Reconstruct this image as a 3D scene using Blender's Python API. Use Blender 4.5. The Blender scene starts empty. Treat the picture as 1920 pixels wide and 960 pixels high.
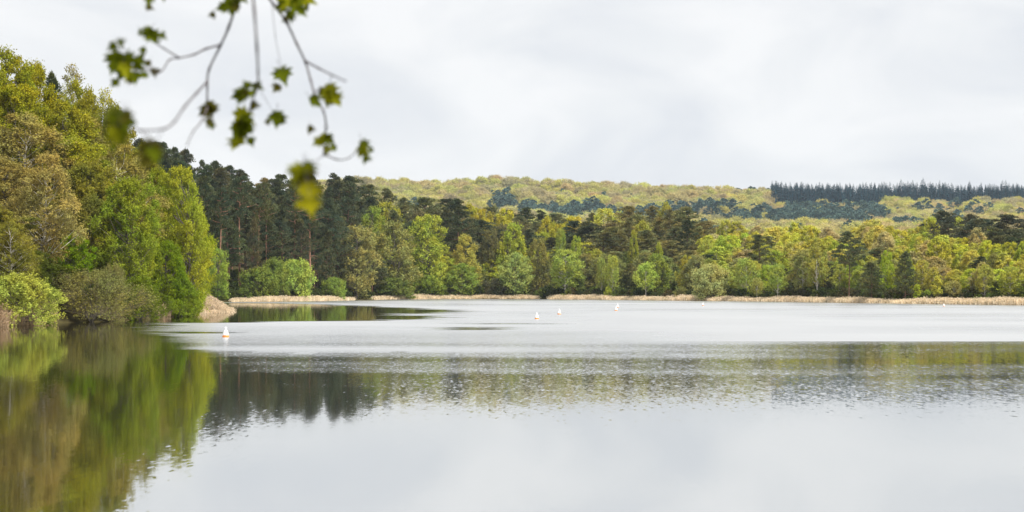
import bpy, math, random
import numpy as np
from mathutils import Vector, Matrix, Euler

# ------------------------------------------------------------------ camera, sky, sun
S = bpy.context.scene
COL = S.collection
F = 4000.0          # focal length in pixels of the 1920 px wide photograph
EYE = 3.0           # camera height above the lake
HOR = 540.0         # row of the horizon
cam_d = bpy.data.cameras.new('camera')
cam = bpy.data.objects.new('camera', cam_d)
COL.objects.link(cam)
cam.location = (0, 0, EYE)
cam.rotation_euler = (math.radians(90) + math.atan((HOR - 480) / F), 0, 0)
cam_d.sensor_width = 36
cam_d.lens = 36 * F / 1920
cam_d.clip_start = 0.1
cam_d.clip_end = 20000
cam_d.dof.use_dof = True
cam_d.dof.focus_distance = 330
cam_d.dof.aperture_fstop = 5.0
S.camera = cam

SUN_EL, SUN_AZ = math.radians(63), math.radians(120)     # azimuth clockwise from +Y: behind the camera, to its right
w = bpy.data.worlds.new('World')
S.world = w
w.use_nodes = True
nt = w.node_tree
bg = nt.nodes['Background']
sky = nt.nodes.new('ShaderNodeTexSky')
sky.sky_type = 'NISHITA'
sky.sun_disc = False
sky.sun_elevation = SUN_EL
sky.sun_rotation = SUN_AZ
tc = nt.nodes.new('ShaderNodeTexCoord')
mp = nt.nodes.new('ShaderNodeMapping')
mp.inputs['Scale'].default_value = (1, 1, 2.2)
mp.inputs['Location'].default_value = (5.1, 0.9, 2.3)
n1 = nt.nodes.new('ShaderNodeTexNoise')
n1.inputs['Scale'].default_value = 9.0
n1.inputs['Detail'].default_value = 6
n1.inputs['Roughness'].default_value = 0.5
n1.inputs['Distortion'].default_value = 0.5
cr = nt.nodes.new('ShaderNodeValToRGB')
cr.color_ramp.elements[0].position = 0.36
cr.color_ramp.elements[0].color = (0.800, 0.820, 0.858, 1)
cr.color_ramp.elements[1].position = 0.60
cr.color_ramp.elements[1].color = (0.960, 0.962, 0.968, 1)
e = cr.color_ramp.elements.new(0.47)
e.color = (0.880, 0.892, 0.910, 1)
sc10 = nt.nodes.new('ShaderNodeVectorMath')
sc10.operation = 'SCALE'
sc10.inputs['Scale'].default_value = 7.2
mx = nt.nodes.new('ShaderNodeMix')
mx.data_type = 'RGBA'
mx.inputs[0].default_value = 0.96                         # overcast: the blue sky only just shows through
nt.links.new(tc.outputs['Generated'], mp.inputs['Vector'])
nt.links.new(mp.outputs['Vector'], n1.inputs['Vector'])
nt.links.new(n1.outputs['Fac'], cr.inputs['Fac'])
nt.links.new(cr.outputs['Color'], sc10.inputs[0])
nt.links.new(sky.outputs['Color'], mx.inputs[6])
nt.links.new(sc10.outputs[0], mx.inputs[7])
nt.links.new(mx.outputs[2], bg.inputs['Color'])
bg.inputs['Strength'].default_value = 0.1

sun_d = bpy.data.lights.new('sun', 'SUN')
sun_d.energy = 4.8
sun_d.angle = math.radians(7)
sun_d.color = (1.0, 0.955, 0.88)
sun = bpy.data.objects.new('sun', sun_d)
COL.objects.link(sun)
sdir = Vector((math.sin(SUN_AZ) * math.cos(SUN_EL), math.cos(SUN_AZ) * math.cos(SUN_EL), math.sin(SUN_EL)))
sun.rotation_euler = sdir.to_track_quat('Z', 'Y').to_euler()
sun.location = (0, -50, 80)

S.view_settings.view_transform = 'Standard'
S.view_settings.look = 'None'
S.view_settings.exposure = 0.5
S.view_settings.gamma = 1.0
S.render.engine = 'CYCLES'
S.cycles.max_bounces = 6
S.cycles.diffuse_bounces = 3
S.cycles.transmission_bounces = 3
S.cycles.transparent_max_bounces = 4
S.cycles.volume_bounces = 0
S.cycles.use_denoising = True

# ------------------------------------------------------------------ helpers
rng = np.random.default_rng(7)


def tag(o, label=None, cat=None, group=None, kind=None):
    if label: o['label'] = label
    if cat: o['category'] = cat
    if group: o['group'] = group
    if kind: o['kind'] = kind
    return o


def quads_mesh(name, V, Q, mats, mi=None, var=None, smooth=False):
    """one mesh of quads from numpy arrays; mi = material index, var = random value per face"""
    me = bpy.data.meshes.new(name)
    V = np.asarray(V, np.float32); Q = np.asarray(Q, np.int32)
    n = len(Q)
    me.vertices.add(len(V)); me.vertices.foreach_set('co', V.ravel())
    me.loops.add(n * 4); me.loops.foreach_set('vertex_index', Q.ravel())
    me.polygons.add(n)
    me.polygons.foreach_set('loop_start', np.arange(0, n * 4, 4, dtype=np.int32))
    me.polygons.foreach_set('loop_total', np.full(n, 4, dtype=np.int32))
    if mi is not None: me.polygons.foreach_set('material_index', np.asarray(mi, np.int32))
    if smooth: me.polygons.foreach_set('use_smooth', np.ones(n, dtype=bool))
    for m in mats: me.materials.append(m)
    if var is not None:
        a = me.attributes.new('var', 'FLOAT', 'FACE'); a.data.foreach_set('value', np.asarray(var, np.float32))
    me.update(); me.validate()
    return me


def obj(name, me, parent=None):
    o = bpy.data.objects.new(name, me); COL.objects.link(o)
    if parent: o.parent = parent
    return o


def empty(name, loc, rz=0.0, scale=(1, 1, 1)):
    o = bpy.data.objects.new(name, None); COL.objects.link(o)
    o.location = loc; o.rotation_euler = (0, 0, rz); o.scale = scale
    o.empty_display_size = 0.5
    return o


def unit(v):
    return v / np.maximum(np.linalg.norm(v, axis=-1, keepdims=True), 1e-9)


class Q4:
    """collects quads with material index and random value"""
    def __init__(s): s.V = []; s.Q = []; s.M = []; s.R = []; s.n = 0
    def add(s, V, Q, m, r):
        s.V.append(V); s.Q.append(Q + s.n); s.M.append(np.full(len(Q), m)); s.R.append(r); s.n += len(V)
    def leaves(s, P, N, L, W, m, r, up=None):
        """diamond leaves at P, long axis L (with length), half width W, facing N"""
        n = len(P)
        X = unit(np.cross(N, L)) * np.reshape(W, (-1, 1))
        V = np.stack([P, P + L * .45 + X, P + L, P + L * .45 - X], 1).reshape(-1, 3)
        s.add(V, np.arange(n * 4).reshape(n, 4), m, r)
    def tube(s, pts, rad, sides, m, r):
        pts = np.asarray(pts, float); k = len(pts)
        T = unit(np.gradient(pts, axis=0))
        A = np.zeros_like(T); a0 = np.cross(T[0], [0, 0, 1.] if abs(T[0, 2]) < .9 else [1., 0, 0])
        for q in range(k):                      # carry the ring's frame along the tube
            a0 = a0 - T[q] * (a0 @ T[q]); a0 = a0 / max(np.linalg.norm(a0), 1e-9); A[q] = a0
        B = np.cross(T, A)
        a = np.linspace(0, 2 * np.pi, sides, endpoint=False)
        ring = A[:, None] * np.cos(a)[None, :, None] + B[:, None] * np.sin(a)[None, :, None]
        V = (pts[:, None] + ring * np.reshape(rad, (-1, 1, 1))).reshape(-1, 3)
        i = np.arange(k - 1)[:, None] * sides; j = np.arange(sides)[None]; j2 = (j + 1) % sides
        Q = np.stack([i + j, i + j2, i + sides + j2, i + sides + j], -1).reshape(-1, 4)
        s.add(V, Q, m, np.full(len(Q), r))
    def mesh(s, name, mats, smooth=False):
        return quads_mesh(name, np.concatenate(s.V), np.concatenate(s.Q), mats, np.concatenate(s.M), np.concatenate(s.R), smooth)


# ------------------------------------------------------------------ materials
def new_mat(name):
    m = bpy.data.materials.new(name); m.use_nodes = True
    t = m.node_tree; t.nodes.clear()
    return m, t, t.nodes.new('ShaderNodeOutputMaterial')


def N(t, kind, **kw):
    n = t.nodes.new(kind)
    for k, v in kw.items(): setattr(n, k, v)
    return n


def math_node(t, op, a, b=None):
    n = N(t, 'ShaderNodeMath', operation=op)
    for i, v in enumerate((a, b)):
        if v is None: continue
        if isinstance(v, (int, float)): n.inputs[i].default_value = v
        else: t.links.new(v, n.inputs[i])
    return n.outputs[0]


def leaf_mat(name, trans=0.27, vlo=0.72, vhi=1.28, warm=(1.10, 1.0, .80), drift_scale=.33, cool=(.88, .99, 1.0)):
    """foliage: colour from the tree's own tint, varied leaf by leaf and in drifts over the crown"""
    m, t, out = new_mat(name)
    tint = N(t, 'ShaderNodeAttribute', attribute_type='INSTANCER', attribute_name='tint')
    var = N(t, 'ShaderNodeAttribute', attribute_type='GEOMETRY', attribute_name='var')
    mr = N(t, 'ShaderNodeMapRange'); mr.inputs['To Min'].default_value = vlo; mr.inputs['To Max'].default_value = vhi
    t.links.new(var.outputs['Fac'], mr.inputs['Value'])
    geo = N(t, 'ShaderNodeNewGeometry')
    no = N(t, 'ShaderNodeTexNoise'); no.inputs['Scale'].default_value = drift_scale; no.inputs['Detail'].default_value = 2
    t.links.new(geo.outputs['Position'], no.inputs['Vector'])
    drift = N(t, 'ShaderNodeMapRange')
    drift.inputs['From Min'].default_value = .35; drift.inputs['From Max'].default_value = .65
    t.links.new(no.outputs['Fac'], drift.inputs['Value'])
    wm = N(t, 'ShaderNodeMix', data_type='RGBA')
    wm.inputs[6].default_value = (*cool, 1); wm.inputs[7].default_value = (*warm, 1)
    t.links.new(drift.outputs[0], wm.inputs[0])
    mul = N(t, 'ShaderNodeVectorMath', operation='MULTIPLY')
    t.links.new(tint.outputs['Color'], mul.inputs[0]); t.links.new(wm.outputs[2], mul.inputs[1])
    sc = N(t, 'ShaderNodeVectorMath', operation='SCALE')
    t.links.new(mul.outputs[0], sc.inputs[0]); t.links.new(mr.outputs[0], sc.inputs['Scale'])
    d = N(t, 'ShaderNodeBsdfDiffuse'); tr = N(t, 'ShaderNodeBsdfTranslucent')
    t.links.new(sc.outputs[0], d.inputs['Color']); t.links.new(sc.outputs[0], tr.inputs['Color'])
    ms = N(t, 'ShaderNodeMixShader'); ms.inputs[0].default_value = trans
    t.links.new(d.outputs[0], ms.inputs[1]); t.links.new(tr.outputs[0], ms.inputs[2])
    t.links.new(ms.outputs[0], out.inputs['Surface'])
    return m


def bark_mat(name, c1, c2, scale=(3, 3, .8), lo=.4, hi=.62, bump=.5):
    m, t, out = new_mat(name)
    tc = N(t, 'ShaderNodeTexCoord'); mp = N(t, 'ShaderNodeMapping'); mp.inputs['Scale'].default_value = scale
    no = N(t, 'ShaderNodeTexNoise'); no.inputs['Scale'].default_value = 1.5; no.inputs['Detail'].default_value = 5
    r = N(t, 'ShaderNodeValToRGB')
    r.color_ramp.elements[0].position = lo; r.color_ramp.elements[0].color = (*c1, 1)
    r.color_ramp.elements[1].position = hi; r.color_ramp.elements[1].color = (*c2, 1)
    b = N(t, 'ShaderNodeBsdfPrincipled'); b.inputs['Roughness'].default_value = .85
    bp = N(t, 'ShaderNodeBump'); bp.inputs['Strength'].default_value = bump; bp.inputs['Distance'].default_value = .05
    t.links.new(tc.outputs['Object'], mp.inputs['Vector']); t.links.new(mp.outputs[0], no.inputs['Vector'])
    t.links.new(no.outputs['Fac'], r.inputs['Fac']); t.links.new(r.outputs['Color'], b.inputs['Base Color'])
    t.links.new(no.outputs['Fac'], bp.inputs['Height']); t.links.new(bp.outputs[0], b.inputs['Normal'])
    t.links.new(b.outputs[0], out.inputs['Surface'])
    return m


M_LEAF = leaf_mat('spring_leaf')
M_FARLEAF = leaf_mat('beech_leaf', trans=.25, vlo=.88, vhi=1.12, warm=(1.06, .97, .95), cool=(.95, 1.02, 1.0), drift_scale=.02)
M_NEEDLE = leaf_mat('pine_needle', trans=.12, vlo=.55, vhi=1.55, warm=(1.3, 1.1, .8))
M_TWIG = bark_mat('brown_twig', (.06, .042, .025), (.16, .12, .075))
M_BARK = bark_mat('grey_bark', (.07, .06, .045), (.2, .17, .13))
M_BIRCH = bark_mat('white_birch_bark', (.08, .07, .06), (.62, .58, .5), scale=(1, 1, 3), lo=.36, hi=.46)
M_PINEPALE = bark_mat('orange_flaky_pine_bark', (.16, .08, .045), (.40, .21, .125))
M_PINE = bark_mat('orange_pine_bark', (.07, .042, .028), (.24, .125, .07))

# ------------------------------------------------------------------ the lake outline and the lie of the land
def at(px, y):
    """point of the water plane seen at a photograph pixel"""
    D = EYE * F / (y - HOR)
    return ((px - 960) / F * D, D)


shore_px = [(-130, 616), (-60, 614), (0, 612), (50, 609), (90, 606), (150, 604.5), (200, 603), (250, 600), (280, 597), (330, 592), (352, 588.5),
            (366, 587.5), (400, 586.5), (424, 585.5), (436, 583.5), (437, 581), (425, 577), (405, 573), (400, 570), (412, 567.3), (440, 566.6), (520, 565.6),
            (600, 564.6), (660, 563.2), (720, 562), (800, 561.4), (900, 561), (1000, 561.3), (1100, 562), (1200, 563), (1300, 564.2), (1400, 565.4),
            (1500, 566.6), (1600, 568.4), (1700, 569.8), (1800, 571), (1920, 572.6), (2040, 575)]
LAKE = [(-25, 8), (-62, 40), (-75, 110), (-66, 158)] + [at(*p) for p in shore_px] + [(150, 330), (185, 240), (180, 110), (120, 25), (40, 10)]
LA = np.array(LAKE); LB = np.roll(LA, -1, axis=0)


def lake_dist(x, y):
    """signed distance to the lake's edge: positive on land"""
    P = np.stack([np.ravel(x), np.ravel(y)], 1).astype(float)
    d2 = np.full(len(P), 1e12); ins = np.zeros(len(P), bool)
    for a, b in zip(LA, LB):
        ab = b - a; t = np.clip(((P - a) @ ab) / (ab @ ab), 0, 1)
        q = P - a - t[:, None] * ab
        d2 = np.minimum(d2, (q ** 2).sum(1))
        c = ((a[1] > P[:, 1]) != (b[1] > P[:, 1]))
        with np.errstate(divide='ignore', invalid='ignore'):
            xi = a[0] + (P[:, 1] - a[1]) / (b[1] - a[1] if b[1] != a[1] else 1e-9) * ab[0]
        ins ^= c & (P[:, 0] < xi)
    d = np.sqrt(d2)
    return np.where(ins, -d, d).reshape(np.shape(x))


def ground_z(x, y):
    x = np.asarray(x, float); y = np.asarray(y, float)
    d = lake_dist(x, y)
    z = np.interp(d, [-30, -6, -1, 0, 2, 10, 30, 60, 110, 170, 300, 600, 1200], [-3, -1.4, -.35, -.05, .22, .6, 1.5, 3.2, 7, 12, 16.5, 18, 20])
    far = np.clip((y - 250) / 100, 0, 1)
    # steep wooded slope on the near bank
    z = z + np.where(d > 0, np.minimum(d, 60) * .42 * np.clip((-x - 20) / 20, 0, 1) * np.clip((370 - y) / 70, 0, 1) * np.clip((y - 100) / 60, 0, 1), 0)
    # the pine wood stands on a knoll
    z = z + np.where(d > 6, 9.0 * np.exp(-(((x + 75) / 45) ** 2 + ((y - 560) / 70) ** 2)) * np.clip((d - 6) / 25, 0, 1), 0)
    px = 960 + x / np.maximum(y, 200) * F
    k = np.interp(px, [-2000, 300, 680, 1000, 1250, 1435, 1475, 1920, 4000], [1.02, 1.0, .975, .935, .895, .86, .81, .80, .76])
    hill = np.interp(y, [0, 1150, 1500, 1850, 2000, 2200, 2400, 2500, 2700, 3300, 7000], [0, 0, 12, 32, 42, 68, 94, 97, 93, 88, 80]) * k
    hill = hill + np.clip((y - 1500) / 400, 0, 1) * (3.4 * np.sin(x / 75 + 1.3) * np.sin(y / 42) + 2.6 * np.sin(x / 36 + y / 29) + 1.5 * np.sin(x / 19 - y / 51)) * np.interp(px, [1380, 1480], [1, .45])
    z = z + hill
    # the bank the photographer stands on
    z = z + np.where((d > 0) & (y < 60), np.clip(d, 0, 6) * .12, 0)
    return z


def gz(x, y): return float(ground_z(np.array([x]), np.array([y]))[0])


def spaced(parts):
    out = []
    for a, b, st in parts: out += list(np.arange(a, b, st))
    return np.array(out + [parts[-1][1]])


gx = spaced([(-6000, -900, 300), (-900, -180, 30), (-180, 220, 2.5), (220, 900, 30), (900, 6000, 300)])
gy = spaced([(-500, -20, 40), (-20, 160, 5), (160, 620, 2.5), (620, 3200, 25), (3200, 9000, 400)])
GX, GY = np.meshgrid(gx, gy)
GZ = ground_z(GX, GY)
nx, ny = len(gx), len(gy)
ii = (np.arange(ny - 1)[:, None] * nx + np.arange(nx - 1)[None]).ravel()
m, t, out = new_mat('forest_floor')
geo = N(t, 'ShaderNodeNewGeometry'); no = N(t, 'ShaderNodeTexNoise'); no.inputs['Scale'].default_value = .35; no.inputs['Detail'].default_value = 8
r = N(t, 'ShaderNodeValToRGB')
r.color_ramp.elements[0].position = .35; r.color_ramp.elements[0].color = (.035, .028, .014, 1)
r.color_ramp.elements[1].position = .7; r.color_ramp.elements[1].color = (.085, .075, .03, 1)
b = N(t, 'ShaderNodeBsdfDiffuse')
t.links.new(geo.outputs['Position'], no.inputs['Vector']); t.links.new(no.outputs['Fac'], r.inputs['Fac'])
t.links.new(r.outputs['Color'], b.inputs['Color']); t.links.new(b.outputs[0], out.inputs['Surface'])
ground = obj('ground', quads_mesh('ground', np.stack([GX.ravel(), GY.ravel(), GZ.ravel()], 1), np.stack([ii, ii + 1, ii + nx + 1, ii + nx], 1), [m], smooth=True))
tag(ground, 'brown forest floor around the lake rising to the hill', 'ground', kind='structure')

# ------------------------------------------------------------------ water
def bump1(v, a, b, s):
    """1 between a and b, falling off over s outside"""
    return np.clip((v - a) / s + 1, 0, 1) * np.clip((b - v) / s + 1, 0, 1)


def ripple(x, y):
    """wave steepness over the lake: wind-ruffled far water, sheltered calm along the near bank and in the bay"""
    D = np.maximum(y, 5); v = HOR + EYE * F / D; u = 960 + x / D * F
    # cat's paws: streaks drawn out across the wind
    u = u + 46 * np.sin(v * 2.1 + np.sin(v * .9) * 2) * np.sin(v * .83 + 1) * np.clip((650 - v) / 40, 0, 1) + 22 * np.sin(v * 5.3 + 2 * np.sin(v * 1.7))
    wob = 26 * np.sin(u / 140 + .6) * .1 + 4.0 * np.sin(u / 61 + 2) * .35 + 2.2 * np.sin(u / 23)*.3
    vv = v + wob * np.clip((v - 575) / 60, 0, 1)
    full = np.interp(u, [-200, 260, 300, 420, 700, 1920, 2400], [640, 640, 638, 634, 638, 650, 651])
    soft0 = np.interp(u, [300, 800, 1200, 1600], [4.2, 3.8, 2.2, 1.0])
    q = vv - full
    q = np.where(q < 22, q / soft0, q)
    a = np.interp(q, [-8, 0, 12, 45, 85, 115, 200], [1, .6, .26, .13, .045, .016, .009])
    # lanes of breeze and calm drawn across the reflections
    lane = np.sin((v + (u - 900) * .006) / 5.2 + 1.2 * np.sin(u / 310)) * .6 + np.sin((v - u * .004) / 2.3 + 2) * .35
    a = a * np.exp(lane * .75 * np.clip((v - 640) / 15, 0, 1) * np.clip((745 - v) / 40, 0, 1))
    # right-hand end: calm enough to mirror the wood
    a = np.where(v > 640, a * (1 - .82 * np.clip((u - 1150) / 450, 0, 1) * np.clip((720 - v) / 40, 0, 1)), a)
    a = a * (1 - .6 * np.clip((760 - u) / 120, 0, 1) * np.clip((v - 680) / 30, 0, 1))
    # sheltered water below the near bank
    edge = np.interp(v, [560, 598, 606, 618, 640, 680, 760, 960], [300, 330, 300, 270, 300, 385, 430, 430])
    soft = np.interp(v, [560, 610, 640, 700, 960], [25, 30, 70, 130, 130])
    s = np.clip((u - edge) / soft, 0, 1); s = s * s * (3 - 2 * s)
    a = a * s + (1 - s) * np.interp(v, [560, 640, 760, 960], [.022, .02, .019, .018])
    # calm bay below the pines: a wedge
    lo = np.interp(u, [300, 430, 560, 700, 800, 880, 920], [567, 567.4, 568, 573.5, 578.5, 582, 584])
    hi = np.interp(u, [300, 430, 560, 700, 800, 880, 920], [606, 606, 603.5, 602, 598, 587, 584.6])
    soft2 = 1.2
    wd = bump1(v, lo + soft2, hi - soft2, soft2) * np.clip((905 - u) / 90, 0, 1)
    wd = wd * (1 - .8 * bump1(v, 588 + (u-760)*.02, 590.5+ (u-760)*.02, 1.5) * np.clip((u - 740) / 60, 0, 1))
    a = a * (1 - wd) + wd * .012
    # thin calm slicks
    for (u0, u1, v0, v1, q) in ((800, 968, 613.5, 618.5, .85), (300, 470, 622.6, 624.8, .9), (850, 1060, 606, 607.6, .7), (1040, 1300, 575.2, 575.9, .25), (1500, 1860, 593, 594, .25), (930, 1080, 586, 588.5, .3)):
        sl = bump1(v, v0, v1, 1.1) * bump1(u, u0 + 40, u1 - 40, 45) * q
        a = a * (1 - sl) + sl * .012
    return a


wx = np.linspace(-1, 1, 361)
v_rows = np.concatenate([np.linspace(558, 650, 260), np.linspace(651, 985, 120)])
ys = EYE * F / (v_rows - HOR)
ys = np.concatenate([[760, 720], ys, [20, 12, 6, 0]])
half = np.where(ys > 0, np.maximum(ys * .29, 0) + 14, 14)
WX = wx[None] * half[:, None]; WY = np.repeat(ys[:, None], len(wx), 1)
# outer skirt so that the sheet reaches under all the banks
WX = np.concatenate([np.full((len(ys), 1), -260.), WX, np.full((len(ys), 1), 260.)], 1)
WY = np.concatenate([ys[:, None], WY, ys[:, None]], 1)
nr, nc = WX.shape
A = ripple(WX, WY)
ii = (np.arange(nr - 1)[:, None] * nc + np.arange(nc - 1)[None]).ravel()
m, t, out = new_mat('lake_water')
geo = N(t, 'ShaderNodeNewGeometry')
amp = N(t, 'ShaderNodeAttribute', attribute_type='GEOMETRY', attribute_name='ripple')


def wave(scale, detail, rough, seed):
    mp = N(t, 'ShaderNodeMapping'); mp.inputs['Scale'].default_value = scale; mp.inputs['Location'].default_value = (seed, seed * .7, 0)
    n = N(t, 'ShaderNodeTexNoise'); n.inputs['Scale'].default_value = 1; n.inputs['Detail'].default_value = detail; n.inputs['Roughness'].default_value = rough
    t.links.new(geo.outputs['Position'], mp.inputs['Vector']); t.links.new(mp.outputs[0], n.inputs['Vector'])
    s = N(t, 'ShaderNodeVectorMath', operation='SUBTRACT'); s.inputs[1].default_value = (.5, .5, .5)
    t.links.new(n.outputs['Color'], s.inputs[0])
    return s.outputs[0]


w1 = wave((12.0, 2.4, 1), 3, .55, 3.1)       # wavelets
w2 = wave((3.4, .8, 1), 2, .5, 9.4)        # longer swell
patch = wave((.03, .03, 1), 3, .5, 21.7)   # gusts
ad = N(t, 'ShaderNodeVectorMath', operation='ADD')
s2 = N(t, 'ShaderNodeVectorMath', operation='SCALE'); s2.inputs['Scale'].default_value = .28
t.links.new(w2, s2.inputs[0]); t.links.new(w1, ad.inputs[0]); t.links.new(s2.outputs[0], ad.inputs[1])
sep = N(t, 'ShaderNodeSeparateXYZ'); t.links.new(patch, sep.inputs[0])
gust = math_node(t, 'ADD', math_node(t, 'MULTIPLY', sep.outputs[0], 1.6), 1.0)
gust = math_node(t, 'MAXIMUM', gust, .25)
glint = wave((6.5, 1.5, 1), 1, .4, 33.3)      # steeper facets here and there on smoother water
sg = N(t, 'ShaderNodeSeparateXYZ'); t.links.new(glint, sg.inputs[0])
gm = N(t, 'ShaderNodeMapRange', interpolation_type='SMOOTHSTEP'); gm.inputs['From Min'].default_value = .03; gm.inputs['From Max'].default_value = .2
gm.inputs['To Min'].default_value = .42; gm.inputs['To Max'].default_value = 2.0
t.links.new(sg.outputs[2], gm.inputs['Value'])
k = math_node(t, 'MULTIPLY', math_node(t, 'MULTIPLY', amp.outputs['Fac'], gust), gm.outputs[0])
s3 = N(t, 'ShaderNodeVectorMath', operation='SCALE')
t.links.new(ad.outputs[0], s3.inputs[0]); t.links.new(k, s3.inputs['Scale'])
ml = N(t, 'ShaderNodeVectorMath', operation='MULTIPLY'); ml.inputs[1].default_value = (.55, 1, 0)
t.links.new(s3.outputs[0], ml.inputs[0])
up = N(t, 'ShaderNodeVectorMath', operation='ADD'); up.inputs[1].default_value = (0, 0, 1)
t.links.new(ml.outputs[0], up.inputs[0])
nrm = N(t, 'ShaderNodeVectorMath', operation='NORMALIZE'); t.links.new(up.outputs[0], nrm.inputs[0])
gl = N(t, 'ShaderNodeBsdfGlossy'); gl.inputs['Color'].default_value = (.985, .99, .985, 1); ra = math_node(t, 'MULTIPLY', amp.outputs['Fac'], gust)
t.links.new(math_node(t, 'POWER', math_node(t, 'ADD', math_node(t, 'MULTIPLY', math_node(t, 'POWER', ra, 1.25), .085), .0008), .5), gl.inputs['Roughness'])
df = N(t, 'ShaderNodeBsdfDiffuse'); df.inputs['Color'].default_value = (.010, .009, .004, 1)
fr = N(t, 'ShaderNodeFresnel'); fr.inputs['IOR'].default_value = 1.4
fac = math_node(t, 'ADD', math_node(t, 'MULTIPLY', fr.outputs[0], .48), .35)
fac = math_node(t, 'SUBTRACT', fac, math_node(t, 'MULTIPLY', amp.outputs['Fac'], .03))
ms = N(t, 'ShaderNodeMixShader')
t.links.new(nrm.outputs[0], gl.inputs['Normal']); t.links.new(fac, ms.inputs[0])
t.links.new(df.outputs[0], ms.inputs[1]); t.links.new(gl.outputs[0], ms.inputs[2]); t.links.new(ms.outputs[0], out.inputs['Surface'])
wme = quads_mesh('lake', np.stack([WX.ravel(), WY.ravel(), np.zeros(WX.size)], 1), np.stack([ii, ii + nc, ii + nc + 1, ii + 1], 1)[:, ::-1], [m], smooth=True)
at_ = wme.attributes.new('ripple', 'FLOAT', 'POINT'); at_.data.foreach_set('value', A.ravel().astype(np.float32))
lake = tag(obj('lake', wme), 'calm grey lake mirroring the wooded banks and pale sky', 'lake', kind='structure')

# ------------------------------------------------------------------ tree makers
def profile(shape, s):
    if shape == 'egg': return np.sin(np.pi * np.clip(s, 0, 1) ** .72) ** .75
    if shape == 'column': return np.clip(np.minimum(s * 6 + .45, 1) * (1 - s ** 3.2) ** .6, .06, 1)
    if shape == 'dome': return np.clip((1 - np.clip(s, 0, 1) ** 2.2) ** .55, .05, 1) * np.clip(.72 + s * 1.2, 0, 1)
    if shape == 'round': return np.clip(np.sin(np.pi * np.clip(s * .93 + .06, 0, 1)) ** .6, .05, 1)
    if shape == 'flame': return np.clip(np.minimum(s * 3.2 + .35, 1) * (1 - s ** 1.5) ** .8, .05, 1)


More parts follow.
